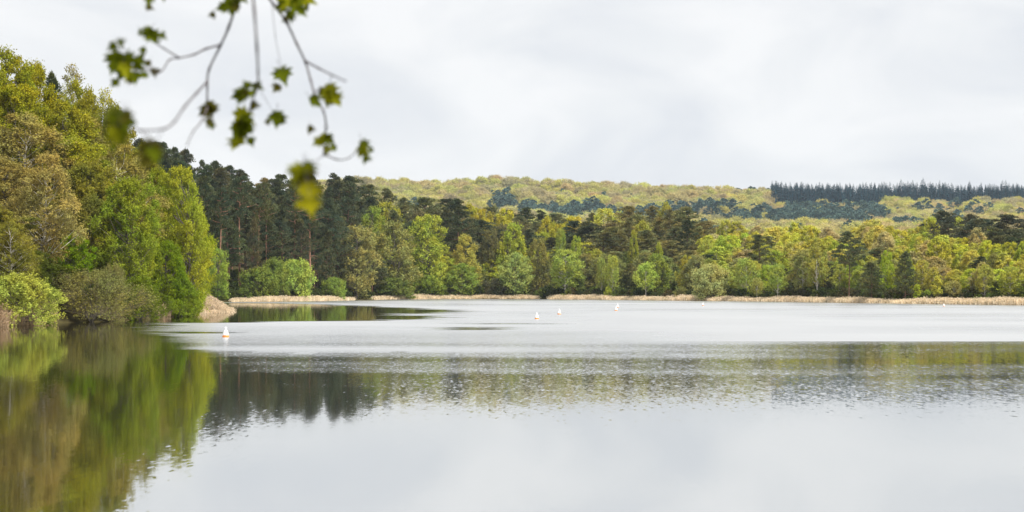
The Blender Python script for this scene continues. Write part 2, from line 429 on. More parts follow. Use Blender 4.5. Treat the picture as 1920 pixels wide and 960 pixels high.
def broadleaf(seed, H, W, base, lobes, twigs, leaves, leaf, shape='egg', upb=.6, outb=.8, rl=(.11, .2), bare=0., bark=None, stems=1,
              slender=.42, trunk_r=.02, sides=7, leaf_m=None, twig_w=.012, limbs=True, weep=0., lean=0.):
    g = np.random.default_rng(seed)
    T, C = Q4(), Q4()
    # trunk or several stems
    top = H * .78
    axes = []
    for k in range(stems):
        a = g.uniform(0, 6.28); sp = 0 if stems == 1 else W * g.uniform(.08, .24)
        zz = np.linspace(-.6, top * (1 if k == 0 else g.uniform(.6, .9)), 9); s = np.clip(zz / H, 0, 1)
        wob = W * .035
        ph = g.uniform(0, 6, 2)
        P = np.stack([np.cos(a) * sp * np.clip(s, 0, 1) ** .8 * 1.6 + wob * np.sin(s * 7 + ph[0]) * s + lean * W * s ** 1.4, np.sin(a) * sp * np.clip(s, 0, 1) ** .8 * 1.6 + wob * np.sin(s * 6 + ph[1]) * s, zz], 1)
        R = H * trunk_r * (1 - np.clip(s, 0, 1) * .86) * (1 if stems == 1 else .6)
        R[0] *= 1.35
        T.tube(P, R, sides, 0, g.random())
        axes.append(P)
    # lobes of the crown
    gold = 2.39996
    L = []
    s = np.sort(g.random(lobes * 3) ** .9); pr = profile(shape, s); keep = g.random(lobes * 3) < np.clip(pr + .12, 0, 1); s = s[keep]; s = s[np.unique(np.linspace(0, len(s) - 1, lobes).astype(int))]
    n = len(s)
    az = np.arange(n) * gold + g.uniform(-.5, .5, n)
    # the crown's outline is uneven: big bulges by direction and height
    bul = 1 + .20 * np.sin(az * 2 + s * 5 + g.uniform(0, 6)) + .14 * np.sin(az * 3 - s * 9 + g.uniform(0, 6)) + g.normal(0, .10, n)
    rad = W / 2 * profile(shape, s) * g.uniform(.45, .98, n) ** .8 * bul * .92
    rlob = W * g.uniform(rl[0], rl[1], n) * (1 - .35 * s)
    z = base + (H - base) * s
    c = np.stack([np.cos(az) * rad + lean * W * np.clip(z / H, 0, 1) ** 1.4, np.sin(az) * rad, np.minimum(z, H - rlob * .8)], 1)
    c[:, 2] = np.maximum(c[:, 2], rlob * .5)
    if limbs:
        for i in range(n):
            P = axes[i % stems]; j = np.clip(c[i, 2] - rad[i] * g.uniform(.5, .95) - .3, .12 * H, top)
            p0 = np.array([np.interp(j, P[:, 2], P[:, q]) for q in range(3)])
            mid = p0 * .45 + c[i] * .55 + np.array([0, 0, -.04 * H * g.random()]) + g.normal(0, .02 * W, 3)
            r0 = H * trunk_r * (.46 - .26 * s[i])
            T.tube(np.array([p0, mid, c[i]]), np.array([r0, r0 * .6, r0 * .2]), 4, 0, g.random())
    # twigs in each lobe, leaves along each twig
    nt_ = n * twigs
    li = np.repeat(np.arange(n), twigs)
    o = unit(np.stack([np.cos(az), np.sin(az), (s - .35) * 1.2], 1))[li]
    rv = unit(g.normal(size=(nt_, 3)))
    d = unit(o * outb + np.array([0, 0, upb]) + rv * 1.0)
    st = c[li] + rv * (rlob[li, None] * g.random((nt_, 1)) ** .5 * .75) * np.array([1, 1, .8])
    ln = rlob[li] * g.uniform(.5, 1.15, nt_)
    end = st + d * ln[:, None] + np.array([0, 0, -1]) * (weep * ln[:, None] * g.random((nt_, 1)))
    if twig_w > 0:
        C.leaves(st - d * ln[:, None] * .35, rv, (end - st) * 1.25, np.full(nt_, twig_w), 1, g.random(nt_))
    tv = g.random(nt_)
    k = leaves
    on = np.ones(nt_, bool) if bare <= 0 else g.random(nt_) > bare
    idx = np.repeat(np.nonzero(on)[0], k)
    m_ = len(idx)
    u = g.random((m_, 1)) ** .7 * 1.05 + .02
    P = st[idx] + (end - st)[idx] * u + g.normal(0, leaf * .55, (m_, 3))
    P[:, 2] = np.maximum(P[:, 2], .05)
    size = leaf * g.uniform(.6, 1.25, m_)
    Ld = unit(d[idx] * .7 + g.normal(0, .6, (m_, 3)) + np.array([0, 0, -.15 - weep]))
    Nn = unit(g.normal(0, .42, (m_, 3)) + np.array([0, 0, .4]) + unit(P - c[li[idx]] + np.array([0, 0, .25]) * rlob[li[idx], None]) * 1.3)
    C.leaves(P - Ld * size[:, None] * .5, Nn, Ld * size[:, None], size * slender, 0, np.clip(tv[idx] * .55 + g.random(m_) * .45, 0, 1))
    b = bark or M_BARK
    return (T.mesh('trunk', [b], True), C.mesh('crown', [leaf_m or M_LEAF, M_TWIG]), H, W)


def extents(me):
    """how tall and how wide a crown really came out"""
    a = np.empty(len(me.vertices) * 3, np.float32); me.vertices.foreach_get('co', a); a = a.reshape(-1, 3)
    return float(np.percentile(a[:, 2], 99.85)), float(np.percentile(np.abs(a[:, 0]), 98) + np.percentile(np.abs(a[:, 1]), 98))


def pine(seed, H, W, base, nb, pads, spikes, flat=.66, cone=0., lean=0., spike=.42, trunk_r=.0135, dead=5, spw=.16, bark=None):
    g = np.random.default_rng(seed)
    T, C = Q4(), Q4()
    zz = np.linspace(-.6, H * .97, 12); s = np.clip(zz / H, 0, 1)
    ph = g.uniform(0, 6, 2)
    ax = np.stack([lean * H * s ** 1.3 + .012 * H * np.sin(s * 6 + ph[0]) * s, .012 * H * np.sin(s * 5 + ph[1]) * s, zz], 1)
    R = H * trunk_r * (1 - .8 * np.clip(s, 0, 1)); R[0] *= 1.3
    T.tube(ax, R, 8, 0, g.random())
    A = lambda z: np.array([np.interp(z, ax[:, 2], ax[:, q]) for q in range(3)])
    for k in range(dead):       # dead branch stubs on the bare bole
        z = g.uniform(base * .35, base * 1.05); a = g.uniform(0, 6.28); l = g.uniform(.8, 2.4)
        p = A(z); q = p + np.array([np.cos(a) * l, np.sin(a) * l, g.uniform(-.3, .5)])
        T.tube(np.array([p, (p + q) / 2 + [0, 0, .1], q]), [.05, .035, .01], 4, 0, g.random())
    for k in range(nb):
        t_ = (k + g.random()) / nb
        z = base + (H * .96 - base) * t_
        rad = W / 2 * ((1 - t_) ** .8 * cone + (1 - cone) * np.clip(np.sin(np.pi * (t_ * .80 + .17)), .2, 1)) * g.uniform(.62, 1.12)
        a = k * 2.39996 + g.uniform(-.5, .5)
        p = A(z - rad * g.uniform(.05, .3))
        rise = g.uniform(.05, .42) * rad * (1 - .4 * cone)
        q = A(min(z, H * .96)) * np.array([1, 1, 0]) + np.array([np.cos(a) * rad, np.sin(a) * rad, z + rise * .3])
        mid = p * .5 + q * .5 + np.array([0, 0, -.05 * rad]) + g.normal(0, .12, 3)
        T.tube(np.array([p, mid, q]), [H * .0045, H * .003, H * .001], 4, 0, g.random())
        for j in range(pads):
            f = 1.0 - .34 * j * (1 if pads > 1 else 0) * g.uniform(.7, 1.1)
            cpt = p + (q - p) * max(f, .25) + g.normal(0, .16 * rad ** .5, 3) * np.array([1, 1, .5])
            pr = g.uniform(.55, 1.05) * (W * .105 + .22) * (1 - .25 * t_)
            v = unit(g.normal(size=(spikes, 3))); v[:, 2] = np.abs(v[:, 2]) * 1.1 - .28
            rr = g.random((spikes, 1)) ** .45
            P = cpt + v * rr * pr * np.array([1.25, 1.25, flat * 1.5])
            dr = unit(v * .8 + np.array([np.cos(a) * .45, np.sin(a) * .45, .55]) + g.normal(0, .35, (spikes, 3)))
            ln = spike * g.uniform(.6, 1.3, spikes)
            C.leaves(P, unit(g.normal(0, .7, (spikes, 3)) + [0, 0, .6]), dr * ln[:, None], ln * spw * g.uniform(.7, 1.4, spikes), 0, np.clip(g.random() * .5 + g.random(spikes) * .5, 0, 1))
    return (T.mesh('trunk', [bark or M_PINE], True), C.mesh('crown', [M_NEEDLE, M_TWIG]), H, W)


def spruce(seed, H=24., W=8.5, layers=22, per=10):
    g = np.random.default_rng(seed); C = Q4()
    C.tube(np.array([[0, 0, 0], [0, 0, H * .5], [0, 0, H]]), [.28, .18, .03], 4, 1, .3)
    for k in range(layers):
        t_ = (k + .5) / layers; z = H * (.06 + .92 * t_); r = W / 2 * (1 - t_) ** .7 * g.uniform(.7, 1.15) + .35
        a = g.uniform(0, 6.28) + np.arange(per) * 6.283 / per + g.normal(0, .2, per)
        o = np.stack([np.cos(a), np.sin(a), np.zeros(per)], 1); rr = r * g.uniform(.6, 1.15, (per, 1))
        L = o * rr + np.array([0, 0, 1.]) * (-.25 * rr + .25 * t_)
        P = np.zeros((per, 3)) + np.array([0, 0, z])
        C.leaves(P, np.array([[0, 0, 1.]]) + g.normal(0, .25, (per, 3)), L, rr[:, 0] * .33, 0, g.random(per))
        C.leaves(P + L * .25, o * .3 + np.array([[0, 0, .3]]) + g.normal(0, .8, (per, 3)), L * .8 + g.normal(0, .2, (per, 3)), rr[:, 0] * .25, 0, g.random(per))
    return C.mesh('spruce_form', [M_NEEDLE, M_TWIG])


# kinds of tree: (trunk mesh, crown mesh, height, width), several of each
KIND = {}
KIND['near_full'] = [broadleaf(100 + i, 13, 8, .6, 92, 46, 15, .15, 'round', upb=.75, rl=(.085, .165), stems=1 + i % 2) for i in range(3)]
KIND['near_birch'] = [broadleaf(120 + i, 14, 7.5, 2.6, 74, 46, 12, .135, 'egg', upb=.35, outb=.7, rl=(.09, .17), bark=M_BIRCH, trunk_r=.011, twig_w=.014, weep=.5, lean=(.12, -.1)[i % 2]) for i in range(2)]
KIND['near_bush'] = [broadleaf(140 + i, 4.5, 6, .25, 46, 46, 14, .12, 'dome', upb=1.0, outb=.9, rl=(.10, .17), stems=6, trunk_r=.016, slender=.36) for i in range(2)]
KIND['near_sallow'] = [broadleaf(150 + i, 5, 7, .2, 48, 56, 7, .11, 'dome', upb=.9, outb=1.0, rl=(.12, .2), stems=7, trunk_r=.012, twig_w=.011) for i in range(1)]
KIND['near_wispy'] = [broadleaf(160, 15, 5.5, 3, 44, 34, 5, .15, 'flame', upb=.8, outb=.6, rl=(.10, .18), bark=M_BIRCH, trunk_r=.009, twig_w=.012, bare=.35)]
KIND['full'] = [broadleaf(200 + i, 13, 8.5, .5, 62, 28, 10, .26, ('egg', 'round', 'round', 'egg')[i % 4], upb=.7, rl=(.09, .18), stems=1 + i % 2, twig_w=.015) for i in range(4)]
KIND['birch'] = [broadleaf(220 + i, 13, 6.5, 3.4, 52, 28, 10, .24, ('egg', 'round')[i % 2], upb=.55, rl=(.09, .18), bark=M_BIRCH, trunk_r=.012, twig_w=.014, weep=.3) for i in range(4)]
KIND['young'] = [broadleaf(240 + i, 8, 4.6, 2.2, 28, 24, 9, .22, ('round', 'egg')[i % 2], upb=.6, rl=(.16, .27), bark=M_BIRCH, trunk_r=.014, twig_w=.012, stems=1 + i % 2) for i in range(3)]
KIND['column'] = [broadleaf(250 + i, 6, 2.0, .2, 22, 20, 7, .24, 'column', upb=1.4, outb=.4, rl=(.2, .3)) for i in range(1)]
KIND['bush'] = [broadleaf(260 + i, 5, 6.5, .2, 46, 28, 10, .2, 'dome', upb=.9, rl=(.10, .18), stems=5, trunk_r=.016) for i in range(3)]
KIND['pine'] = [pine(300 + i, 22, 8.5, (8, 6.5, 9.5, 5.5)[i], 36, 3, 120, lean=(.0, .02, -.02, .01)[i]) for i in range(4)]
KIND['tallpine'] = [pine(320 + i, 22, 7, 13.5, 22, 3, 100, lean=(.05, -.03)[i], dead=9, bark=M_PINEPALE) for i in range(2)]
KIND['lowpine'] = [pine(330 + i, 14, 7.5, 2.2, 38, 3, 80, cone=.3, dead=2) for i in range(3)]
KIND['umbrella'] = [pine(340 + i, 16, 8.5, 8, 24, 3, 110, flat=.5, lean=(0, .02)[i], trunk_r=.011) for i in range(2)]

for k_ in KIND: KIND[k_] = [(q[0], q[1], *extents(q[1])) for q in KIND[k_]]

FAR_DOME = [broadleaf(400 + i, 11, 15, 1.5, 30, 24, 8, .5, 'dome', upb=.9, rl=(.14, .2), limbs=False, twig_w=0, slender=.5, leaf_m=M_FARLEAF)[1] for i in range(4)]
FAR_PINE = [pine(420 + i, 14, 9, 4, 16, 2, 26, spike=1.2, spw=.3, dead=0)[1] for i in range(3)]
FAR_SPRUCE = [spruce(440 + i) for i in range(4)]

VIEW = []          # bookkeeping for labels: (px, row, short name)
ALL = []


def tree(name, kind, px, top, wpx, D, tint, label=None, cat='tree', group=None, var=None, lean=None, zoff=0.0):
    x = (px - 960) / F * D
    z = gz(x, D) + zoff
    hgt = EYE + (HOR - top) / F * D - z
    v = KIND[kind]
    i = len(ALL) if var is None else var
    tm, cm, H, W = v[i % len(v)]
    sw = wpx * D / F / W; sh = hgt / H
    g = random.Random(len(ALL) * 13 + 5)
    o = empty(name, (x, D, z), g.uniform(0, 6.28) if lean is None else lean, (sw, sw * g.uniform(.92, 1.08), sh))
    tr = obj('trunk', tm, o); c = obj('crown', cm, o)
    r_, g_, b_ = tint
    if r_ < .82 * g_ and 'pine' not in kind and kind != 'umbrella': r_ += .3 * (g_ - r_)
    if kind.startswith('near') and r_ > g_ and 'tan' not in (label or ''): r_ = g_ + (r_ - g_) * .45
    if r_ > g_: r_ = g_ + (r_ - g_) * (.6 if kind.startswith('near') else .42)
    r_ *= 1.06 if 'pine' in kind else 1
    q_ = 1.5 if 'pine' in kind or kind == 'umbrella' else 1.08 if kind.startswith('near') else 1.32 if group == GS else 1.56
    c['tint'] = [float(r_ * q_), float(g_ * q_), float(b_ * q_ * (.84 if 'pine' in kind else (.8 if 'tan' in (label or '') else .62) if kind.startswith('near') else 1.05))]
    tag(o, label, cat, group)
    ALL.append(o)
    return o

# ------------------------------------------------------------------ trees: the near wooded bank
GB = 'trees and shrubs of the near wooded bank'
YG, GOLD, TAN, OLV, GRN, DKG = (.27, .265, .03), (.36, .26, .022), (.31, .235, .095), (.21, .175, .055), (.145, .24, .018), (.065, .10, .02)
near = [
    # kind, name, category, px, top, width px, distance, tint, label
    ('near_bush', 'willow_shrub', 'shrub', 32, 512, 150, 171, (.36, .38, .11), 'bright lime willow shrub over dry reeds at the water\'s edge'),
    ('near_sallow', 'sallow_shrub', 'shrub', 172, 503, 190, 188, (.20, .18, .085), 'grey-olive twiggy sallow shrub low over the water beside the lime willow shrub'),
    ('near_sallow', 'sallow_shrub', 'shrub', 212, 492, 62, 199, (.24, .215, .115), 'upright pale grey-brown sallow crown rising behind the low grey-olive sallow'),
    ('near_full', 'broadleaf_tree', 'tree', 240, 334, 128, 208, (.19, .25, .03), 'vivid fresh-green broadleaf tree between tan birch and yellow-green waterside willow'),
    ('near_full', 'willow_tree', 'willow', 338, 314, 104, 236, (.30, .32, .05), 'tall yellow-green willow leaning out over the reed clump at the bank\'s tip'),
    ('near_full', 'willow_tree', 'willow', 360, 385, 84, 243, (.25, .31, .035), 'rounded green willow crown overhanging the dry reed clump'),
    ('near_full', 'broadleaf_tree', 'tree', 312, 452, 84, 225, (.13, .215, .02), 'leafy mid-green tree drooping to the water before the tall yellow-green willow'),
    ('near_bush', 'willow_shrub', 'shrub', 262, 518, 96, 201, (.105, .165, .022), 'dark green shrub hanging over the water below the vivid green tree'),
    ('near_bush', 'willow_shrub', 'shrub', 338, 520, 84, 226, (.12, .20, .025), 'low green waterside shrub under the tall willow next to the reed clump'),
    ('near_birch', 'birch_tree', 'birch', 78, 288, 132, 196, (.36, .265, .105), 'tan budding birch with pale forked limbs showing through its crown'),
    ('near_birch', 'birch_tree', 'birch', 24, 405, 104, 183, (.25, .21, .055), 'olive birch with short white trunk above the lime willow shrub'),
    ('near_full', 'broadleaf_tree', 'tree', 138, 436, 66, 201, (.14, .27, .012), 'small bright-green tree tucked below the tan budding birch'),
    ('near_full', 'broadleaf_tree', 'tree', 170, 366, 92, 208, (.215, .18, .055), 'brown-olive thinly leaved tree against the vivid fresh-green tree'),
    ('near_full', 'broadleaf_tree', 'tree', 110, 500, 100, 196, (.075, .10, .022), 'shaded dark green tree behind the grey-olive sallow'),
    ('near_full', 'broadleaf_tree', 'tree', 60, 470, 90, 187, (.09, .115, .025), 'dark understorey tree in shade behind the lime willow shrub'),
    ('near_full', 'broadleaf_tree', 'tree', 4, 92, 100, 250, (.275, .255, .028), 'tallest yellow-green tree at the very top of the wooded slope'),
    ('near_full', 'broadleaf_tree', 'tree', 62, 118, 74, 256, (.40, .27, .02), 'golden-yellow crown on the skyline below the tallest yellow-green tree'),
    ('lowpine', 'pine_tree', 'pine tree', 98, 136, 62, 268, (.045, .062, .04), 'small dark pine top on the skyline between golden crown and wispy bare birch'),
    ('near_wispy', 'birch_tree', 'birch', 136, 120, 92, 262, (.29, .25, .13), 'nearly bare wispy birch standing pale against the sky'),
    ('near_birch', 'birch_tree', 'birch', 152, 148, 58, 252, (.31, .29, .04), 'slim yellow-green birch on the skyline just under the wispy bare birch'),
    ('near_wispy', 'birch_tree', 'birch', 196, 164, 92, 250, (.34, .33, .06), 'open lacy yellow-green birch at the edge of the slope\'s skyline'),
    ('near_full', 'broadleaf_tree', 'tree', 118, 190, 100, 236, (.25, .235, .03), 'broad moss-yellow crown under the dark pine top'),
    ('near_full', 'broadleaf_tree', 'tree', 28, 160, 106, 238, (.33, .27, .025), 'warm yellow crown below the tallest yellow-green tree'),
    ('near_birch', 'birch_tree', 'birch', 56, 214, 112, 222, (.33, .25, .09), 'tan-brown budding birch halfway up the slope under the warm yellow crown'),
    ('near_full', 'broadleaf_tree', 'tree', 132, 258, 108, 224, (.28, .285, .03), 'lime-yellow rounded crown above the tan budding birch'),
    ('near_birch', 'birch_tree', 'birch', 192, 216, 92, 240, (.27, .225, .065), 'olive-tan birch beneath the lacy yellow-green birch'),
    ('near_birch', 'birch_tree', 'birch', 240, 214, 64, 250, (.27, .245, .055), 'thin olive birch behind the blurred maple leaves on the skyline'),
    ('near_birch', 'birch_tree', 'birch', 236, 268, 92, 228, (.29, .235, .075), 'tan-olive birch directly above the vivid fresh-green tree'),
    ('near_full', 'broadleaf_tree', 'tree', 280, 284, 66, 248, (.22, .20, .045), 'olive crown between the vivid green tree and the dark pinewood'),
    ('near_full', 'broadleaf_tree', 'tree', 312, 316, 56, 244, (.19, .25, .03), 'small fresh-green crown peeping above the tall yellow-green willow'),
    ('near_full', 'broadleaf_tree', 'tree', 186, 304, 86, 218, (.24, .205, .05), 'moss-brown crown between the lime-yellow crown and vivid green tree'),
    ('near_full', 'broadleaf_tree', 'tree', -38, 110, 110, 245, YG, 'yellow-green tree beyond the tallest tree of the slope'),
    ('near_birch', 'birch_tree', 'birch', -50, 250, 116, 214, TAN, 'tan birch on the slope beside the tan-brown budding birch'),
    ('near_full', 'broadleaf_tree', 'tree', -60, 380, 120, 190, OLV, 'olive tree beyond the olive white-trunked birch'),
    ('near_bush', 'willow_shrub', 'shrub', -84, 520, 120, 172, (.2, .24, .05), 'green shrub on the bank beside the lime willow shrub'),
    ('near_full', 'broadleaf_tree', 'tree', -140, 120, 130, 240, OLV, 'olive tree high on the slope'),
    ('near_full', 'broadleaf_tree', 'tree', -150, 300, 130, 205, GRN, 'green tree halfway up the slope'),
    ('near_full', 'broadleaf_tree', 'tree', 176, 166, 62, 248, (.26, .25, .04), 'rounded yellow-green crown filling the skyline between slim birch and lacy birch'),
    ('near_full', 'broadleaf_tree', 'tree', 226, 196, 54, 246, (.25, .23, .05), 'olive-yellow crown below the lacy birch by the blurred maple leaves'),
    ('near_full', 'broadleaf_tree', 'tree', 6, 300, 96, 206, (.29, .21, .075), 'brown-yellow crown beside the tan budding birch'),
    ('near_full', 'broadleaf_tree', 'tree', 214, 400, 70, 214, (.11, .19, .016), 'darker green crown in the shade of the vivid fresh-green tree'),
]
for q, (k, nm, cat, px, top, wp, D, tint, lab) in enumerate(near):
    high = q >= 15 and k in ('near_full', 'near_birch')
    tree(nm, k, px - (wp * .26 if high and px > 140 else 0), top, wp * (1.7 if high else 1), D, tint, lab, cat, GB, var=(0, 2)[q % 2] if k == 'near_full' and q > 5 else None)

# ------------------------------------------------------------------ trees: prominent ones along the far shore
sx = np.array([p[0] for p in shore_px if p[1] < 567.35 or p[0] > 1500][0:]); sy = np.array([p[1] for p in shore_px if p[1] < 567.35 or p[0] > 1500])
o_ = np.argsort(sx); sx, sy = sx[o_], sy[o_]


def shoreD(px): return EYE * F / (float(np.interp(px, sx, sy)) - HOR)


GS = 'trees and shrubs along the far shore'
shore = [
    # kind, name, category, px, top, width px, metres behind the shore, tint, label, short name
    ('full', 'broadleaf_tree', 'tree', 408, 466, 50, 14, (.17, .26, .04), 'small green tree standing behind the dry reed clump', 'the small green tree by the reed clump'),
    ('bush', 'willow_shrub', 'shrub', 486, 500, 66, 12, (.12, .17, .03), 'dull green shrub beneath the pair of leaning pine trunks', 'the dull green shrub'),
    ('bush', 'willow_shrub', 'shrub', 514, 482, 56, 15, (.14, .19, .035), 'taller green shrub between leaning pine trunks and bright rounded willow', 'the taller green shrub'),
    ('bush', 'willow_shrub', 'shrub', 553, 486, 70, 11, (.22, .31, .06), 'bright green rounded willow shrub at the foot of the pines', 'the bright rounded willow'),
    ('bush', 'willow_shrub', 'shrub', 626, 519, 42, 10, (.16, .24, .045), 'small green pyramid shrub behind the reeds below dark pines', 'the small pyramid shrub'),
    ('full', 'alder_tree', 'tree', 668, 424, 78, 12, (.25, .215, .07), 'olive-tan round-headed alder beside dark pines', 'the olive-tan alder'),
    ('full', 'alder_tree', 'tree', 736, 415, 98, 13, (.215, .205, .06), 'broad olive-brown alder with branches down to the reeds', 'the broad olive-brown alder'),
    ('bush', 'willow_shrub', 'shrub', 738, 520, 72, 6, (.11, .15, .035), 'dark green low shrub at the foot of the broad olive-brown alder', ''),
    ('full', 'broadleaf_tree', 'tree', 704, 388, 62, 34, (.215, .26, .04), 'yellow-green crown rising behind the two olive alders', 'the crown behind the alders'),
    ('full', 'broadleaf_tree', 'tree', 800, 403, 82, 14, (.27, .30, .04), 'tall bright yellow-green tree beside the broad olive-brown alder', 'the tall yellow-green tree'),
    ('full', 'broadleaf_tree', 'tree', 872, 440, 58, 15, (.38, .30, .06), 'golden-tan topped tree next to the tall yellow-green tree', 'the golden-topped tree'),
    ('full', 'broadleaf_tree', 'tree', 866, 494, 66, 9, (.18, .26, .045), 'low leafy green tree under the golden-tan topped tree', 'the low leafy green tree'),
    ('bush', 'willow_shrub', 'shrub', 800, 515, 62, 9, (.15, .22, .035), 'green shrub below the tall bright yellow-green tree', ''),
    ('full', 'broadleaf_tree', 'tree', 920, 430, 42, 22, (.15, .125, .05), 'brown budding tree between golden-topped tree and lime crown', 'the brown budding tree'),
    ('full', 'broadleaf_tree', 'tree', 962, 418, 70, 24, (.30, .33, .04), 'lime-yellow crown above the pale silvery green tree', 'the lime-yellow crown'),
    ('full', 'broadleaf_tree', 'tree', 966, 474, 68, 8, (.25, .32, .09), 'pale silvery green round tree leaning over the reeds', 'the silvery green tree'),
    ('bush', 'willow_shrub', 'shrub', 938, 520, 56, 7, (.10, .095, .05), 'dark brown-grey bush beside the pale silvery green tree', ''),
    ('full', 'broadleaf_tree', 'tree', 1008, 446, 42, 16, (.215, .19, .055), 'olive oval tree between silvery green tree and white-trunked birch', 'the olive oval tree'),
    ('birch', 'birch_tree', 'birch', 1060, 468, 58, 9, (.28, .325, .06), 'yellow-green birch with slanting white trunk at the reed edge', 'the slanting white birch'),
    ('young', 'birch_tree', 'birch', 1051, 428, 20, 30, (.25, .29, .05), 'narrow light-green crown poking up behind the slanting white birch', ''),
    ('full', 'birch_tree', 'birch', 1080, 442, 28, 26, (.26, .32, .04), 'round lime crown just behind the slanting white birch', ''),
    ('young', 'birch_tree', 'birch', 1128, 482, 20, 10, (.25, .27, .055), 'slim young birch, first of two before dark pines', ''),
    ('young', 'birch_tree', 'birch', 1149, 478, 27, 9, (.30, .33, .06), 'slender pale-green young birch with thin bare stem against dark pines', 'the slender young birch'),
    ('bush', 'willow_shrub', 'shrub', 1141, 537, 18, 6, (.28, .36, .05), 'tiny lime bush on the reed edge under the slender young birch', ''),
    ('young', 'birch_tree', 'birch', 1211, 491, 40, 8, (.31, .375, .065), 'bright young birch with forked white twin stems', 'the twin-stemmed birch'),
    ('full', 'broadleaf_tree', 'tree', 1232, 476, 42, 18, (.19, .25, .045), 'dull green tree behind the twin-stemmed birch', ''),
    ('full', 'broadleaf_tree', 'tree', 1188, 432, 26, 40, (.27, .28, .04), 'narrow yellow crown among olive pines above the twin-stemmed birch', ''),
    ('full', 'broadleaf_tree', 'tree', 1235, 455, 28, 34, (.29, .30, .035), 'small yellow crown wedged between olive pines', ''),
    ('bush', 'sallow_shrub', 'shrub', 1332, 494, 64, 5, (.33, .33, .12), 'round pale sage sallow bush growing through the reeds', 'the round sallow bush'),
    ('bush', 'willow_shrub', 'shrub', 1278, 538, 30, 6, (.17, .17, .05), 'small olive bush in the reeds beside the round sage sallow', ''),
    ('full', 'broadleaf_tree', 'tree', 1330, 484, 44, 16, (.22, .22, .045), 'olive-green crown peeping over the round sage sallow bush', ''),
    ('young', 'birch_tree', 'birch', 1399, 484, 42, 8, (.27, .31, .06), 'fresh green birch with thin trunk next to the round sage sallow', 'the thin green birch'),
    ('young', 'birch_tree', 'birch', 1420, 520, 26, 7, (.28, .29, .075), 'short pale birch sapling beside the fresh green thin-trunked birch', ''),
    ('young', 'birch_tree', 'birch', 1458, 494, 38, 8, (.23, .30, .055), 'feathery green young tree under the lone dark pine head', 'the feathery young tree'),
    ('pine', 'pine_tree', 'pine tree', 1424, 440, 48, 28, (.075, .09, .05), 'dark pine head standing out before golden birches', 'the dark pine head'),
    ('birch', 'birch_tree', 'birch', 1532, 446, 46, 14, (.27, .27, .055), 'olive-gold birch with a long curved white trunk', 'the curved white-trunked birch'),
    ('birch', 'birch_tree', 'birch', 1505, 468, 46, 12, (.26, .235, .07), 'tan-green leaning birch beside the curved white-trunked birch', ''),
    ('umbrella', 'pine_tree', 'pine tree', 1592, 434, 56, 8, (.065, .078, .042), 'solitary dark flat-topped pine with bare trunk at the reeds', 'the solitary flat-topped pine'),
    ('lowpine', 'pine_tree', 'pine tree', 1634, 492, 50, 4, (.06, .075, .042), 'dark bushy pine branched to the ground beside the solitary pine', 'the dark bushy pine'),
    ('lowpine', 'pine_tree', 'pine tree', 1697, 472, 42, 8, (.07, .085, .05), 'blue-grey tiered pine among lime birches near the shore', 'the tiered blue-grey pine'),
    ('full', 'broadleaf_tree', 'tree', 1662, 470, 34, 18, (.26, .35, .03), 'vivid lime tree between bushy pine and tiered pine', ''),
    ('column', 'birch_sapling', 'sapling', 1720, 533, 15, 7, (.31, .35, .035), 'small bright lime bush-like sapling on the reed edge', 'the bright lime sapling'),
    ('column', 'birch_sapling', 'sapling', 1757, 518, 18, 6, (.36, .35, .055), 'upright yellow columnar sapling on the reed edge', 'the yellow columnar sapling'),
    ('bush', 'willow_shrub', 'shrub', 1738, 543, 15, 8, (.25, .32, .04), 'low green shrub between the two bright saplings', ''),
    ('young', 'birch_tree', 'birch', 1788, 526, 30, 10, (.28, .255, .085), 'tan twiggy small birch beside the yellow columnar sapling', ''),
    ('birch', 'birch_tree', 'birch', 1846, 496, 36, 10, (.30, .30, .06), 'yellow birch with a clean white lower trunk near the far bank reeds', 'the clean white-trunked birch'),
    ('birch', 'birch_tree', 'birch', 1894, 500, 44, 10, (.29, .31, .05), 'yellow-green birch close to the end of the reed bank', ''),
]
pines_front = [
    ('tallpine', 482, 345, 34, 26, (.058, .07, .042), 'pine with straight orange trunk, first of the bare pair', .0),
    ('tallpine', 500, 342, 44, 24, (.062, .075, .043), 'pine with long leaning orange trunk beside the straight one', .0),
    ('tallpine', 410, 352, 50, 26, (.040, .055, .038), 'dark pine with short orange trunk behind the small green tree', .6),
    ('tallpine', 449, 330, 56, 30, (.045, .060, .040), 'tall dark pine with grey bare trunk before the leaning pair', 2.0),
    ('tallpine', 550, 352, 54, 26, (.052, .065, .042), 'pine with brown trunk above the bright rounded willow', 1.0),
    ('tallpine', 582, 360, 56, 24, (.045, .060, .042), 'dark pine with reddish trunk between bright willow and pyramid shrub', 1.4),
    ('pine', 618, 372, 58, 24, (.040, .055, .040), 'dark heavy pine above the small pyramid shrub', 0.),
    ('pine', 378, 330, 60, 30, (.040, .054, .036), 'very dark pine just behind the tall yellow-green willow', 0.),
    ('pine', 858, 372, 70, 40, (.050, .064, .042), 'broad dark pine above the golden-tan topped tree', 0.),
    ('pine', 650, 340, 62, 42, (.048, .062, .044), 'tall blue-green pine above the olive-tan alder', 0.),
]
PROM = []
for k, nm, cat, px, top, wp, back, tint, lab, short in shore:
    tree(nm, k, px, top, wp, shoreD(px) + back, tint, lab, cat, GS)
    if short: PROM.append((px, short))
for k, px, top, wp, back, tint, lab, rz in pines_front:
    tree('pine_tree', k, px, top, wp, shoreD(px) + back, tint, lab, 'pine tree', GS, lean=rz)
PROM += [(410, 'the short-trunked dark pine'), (449, 'the grey-trunked pine'), (491, 'the bare leaning pine pair'), (580, 'the reddish-trunked pine'), (1894, 'the outermost yellow birch')]
PROM.sort()

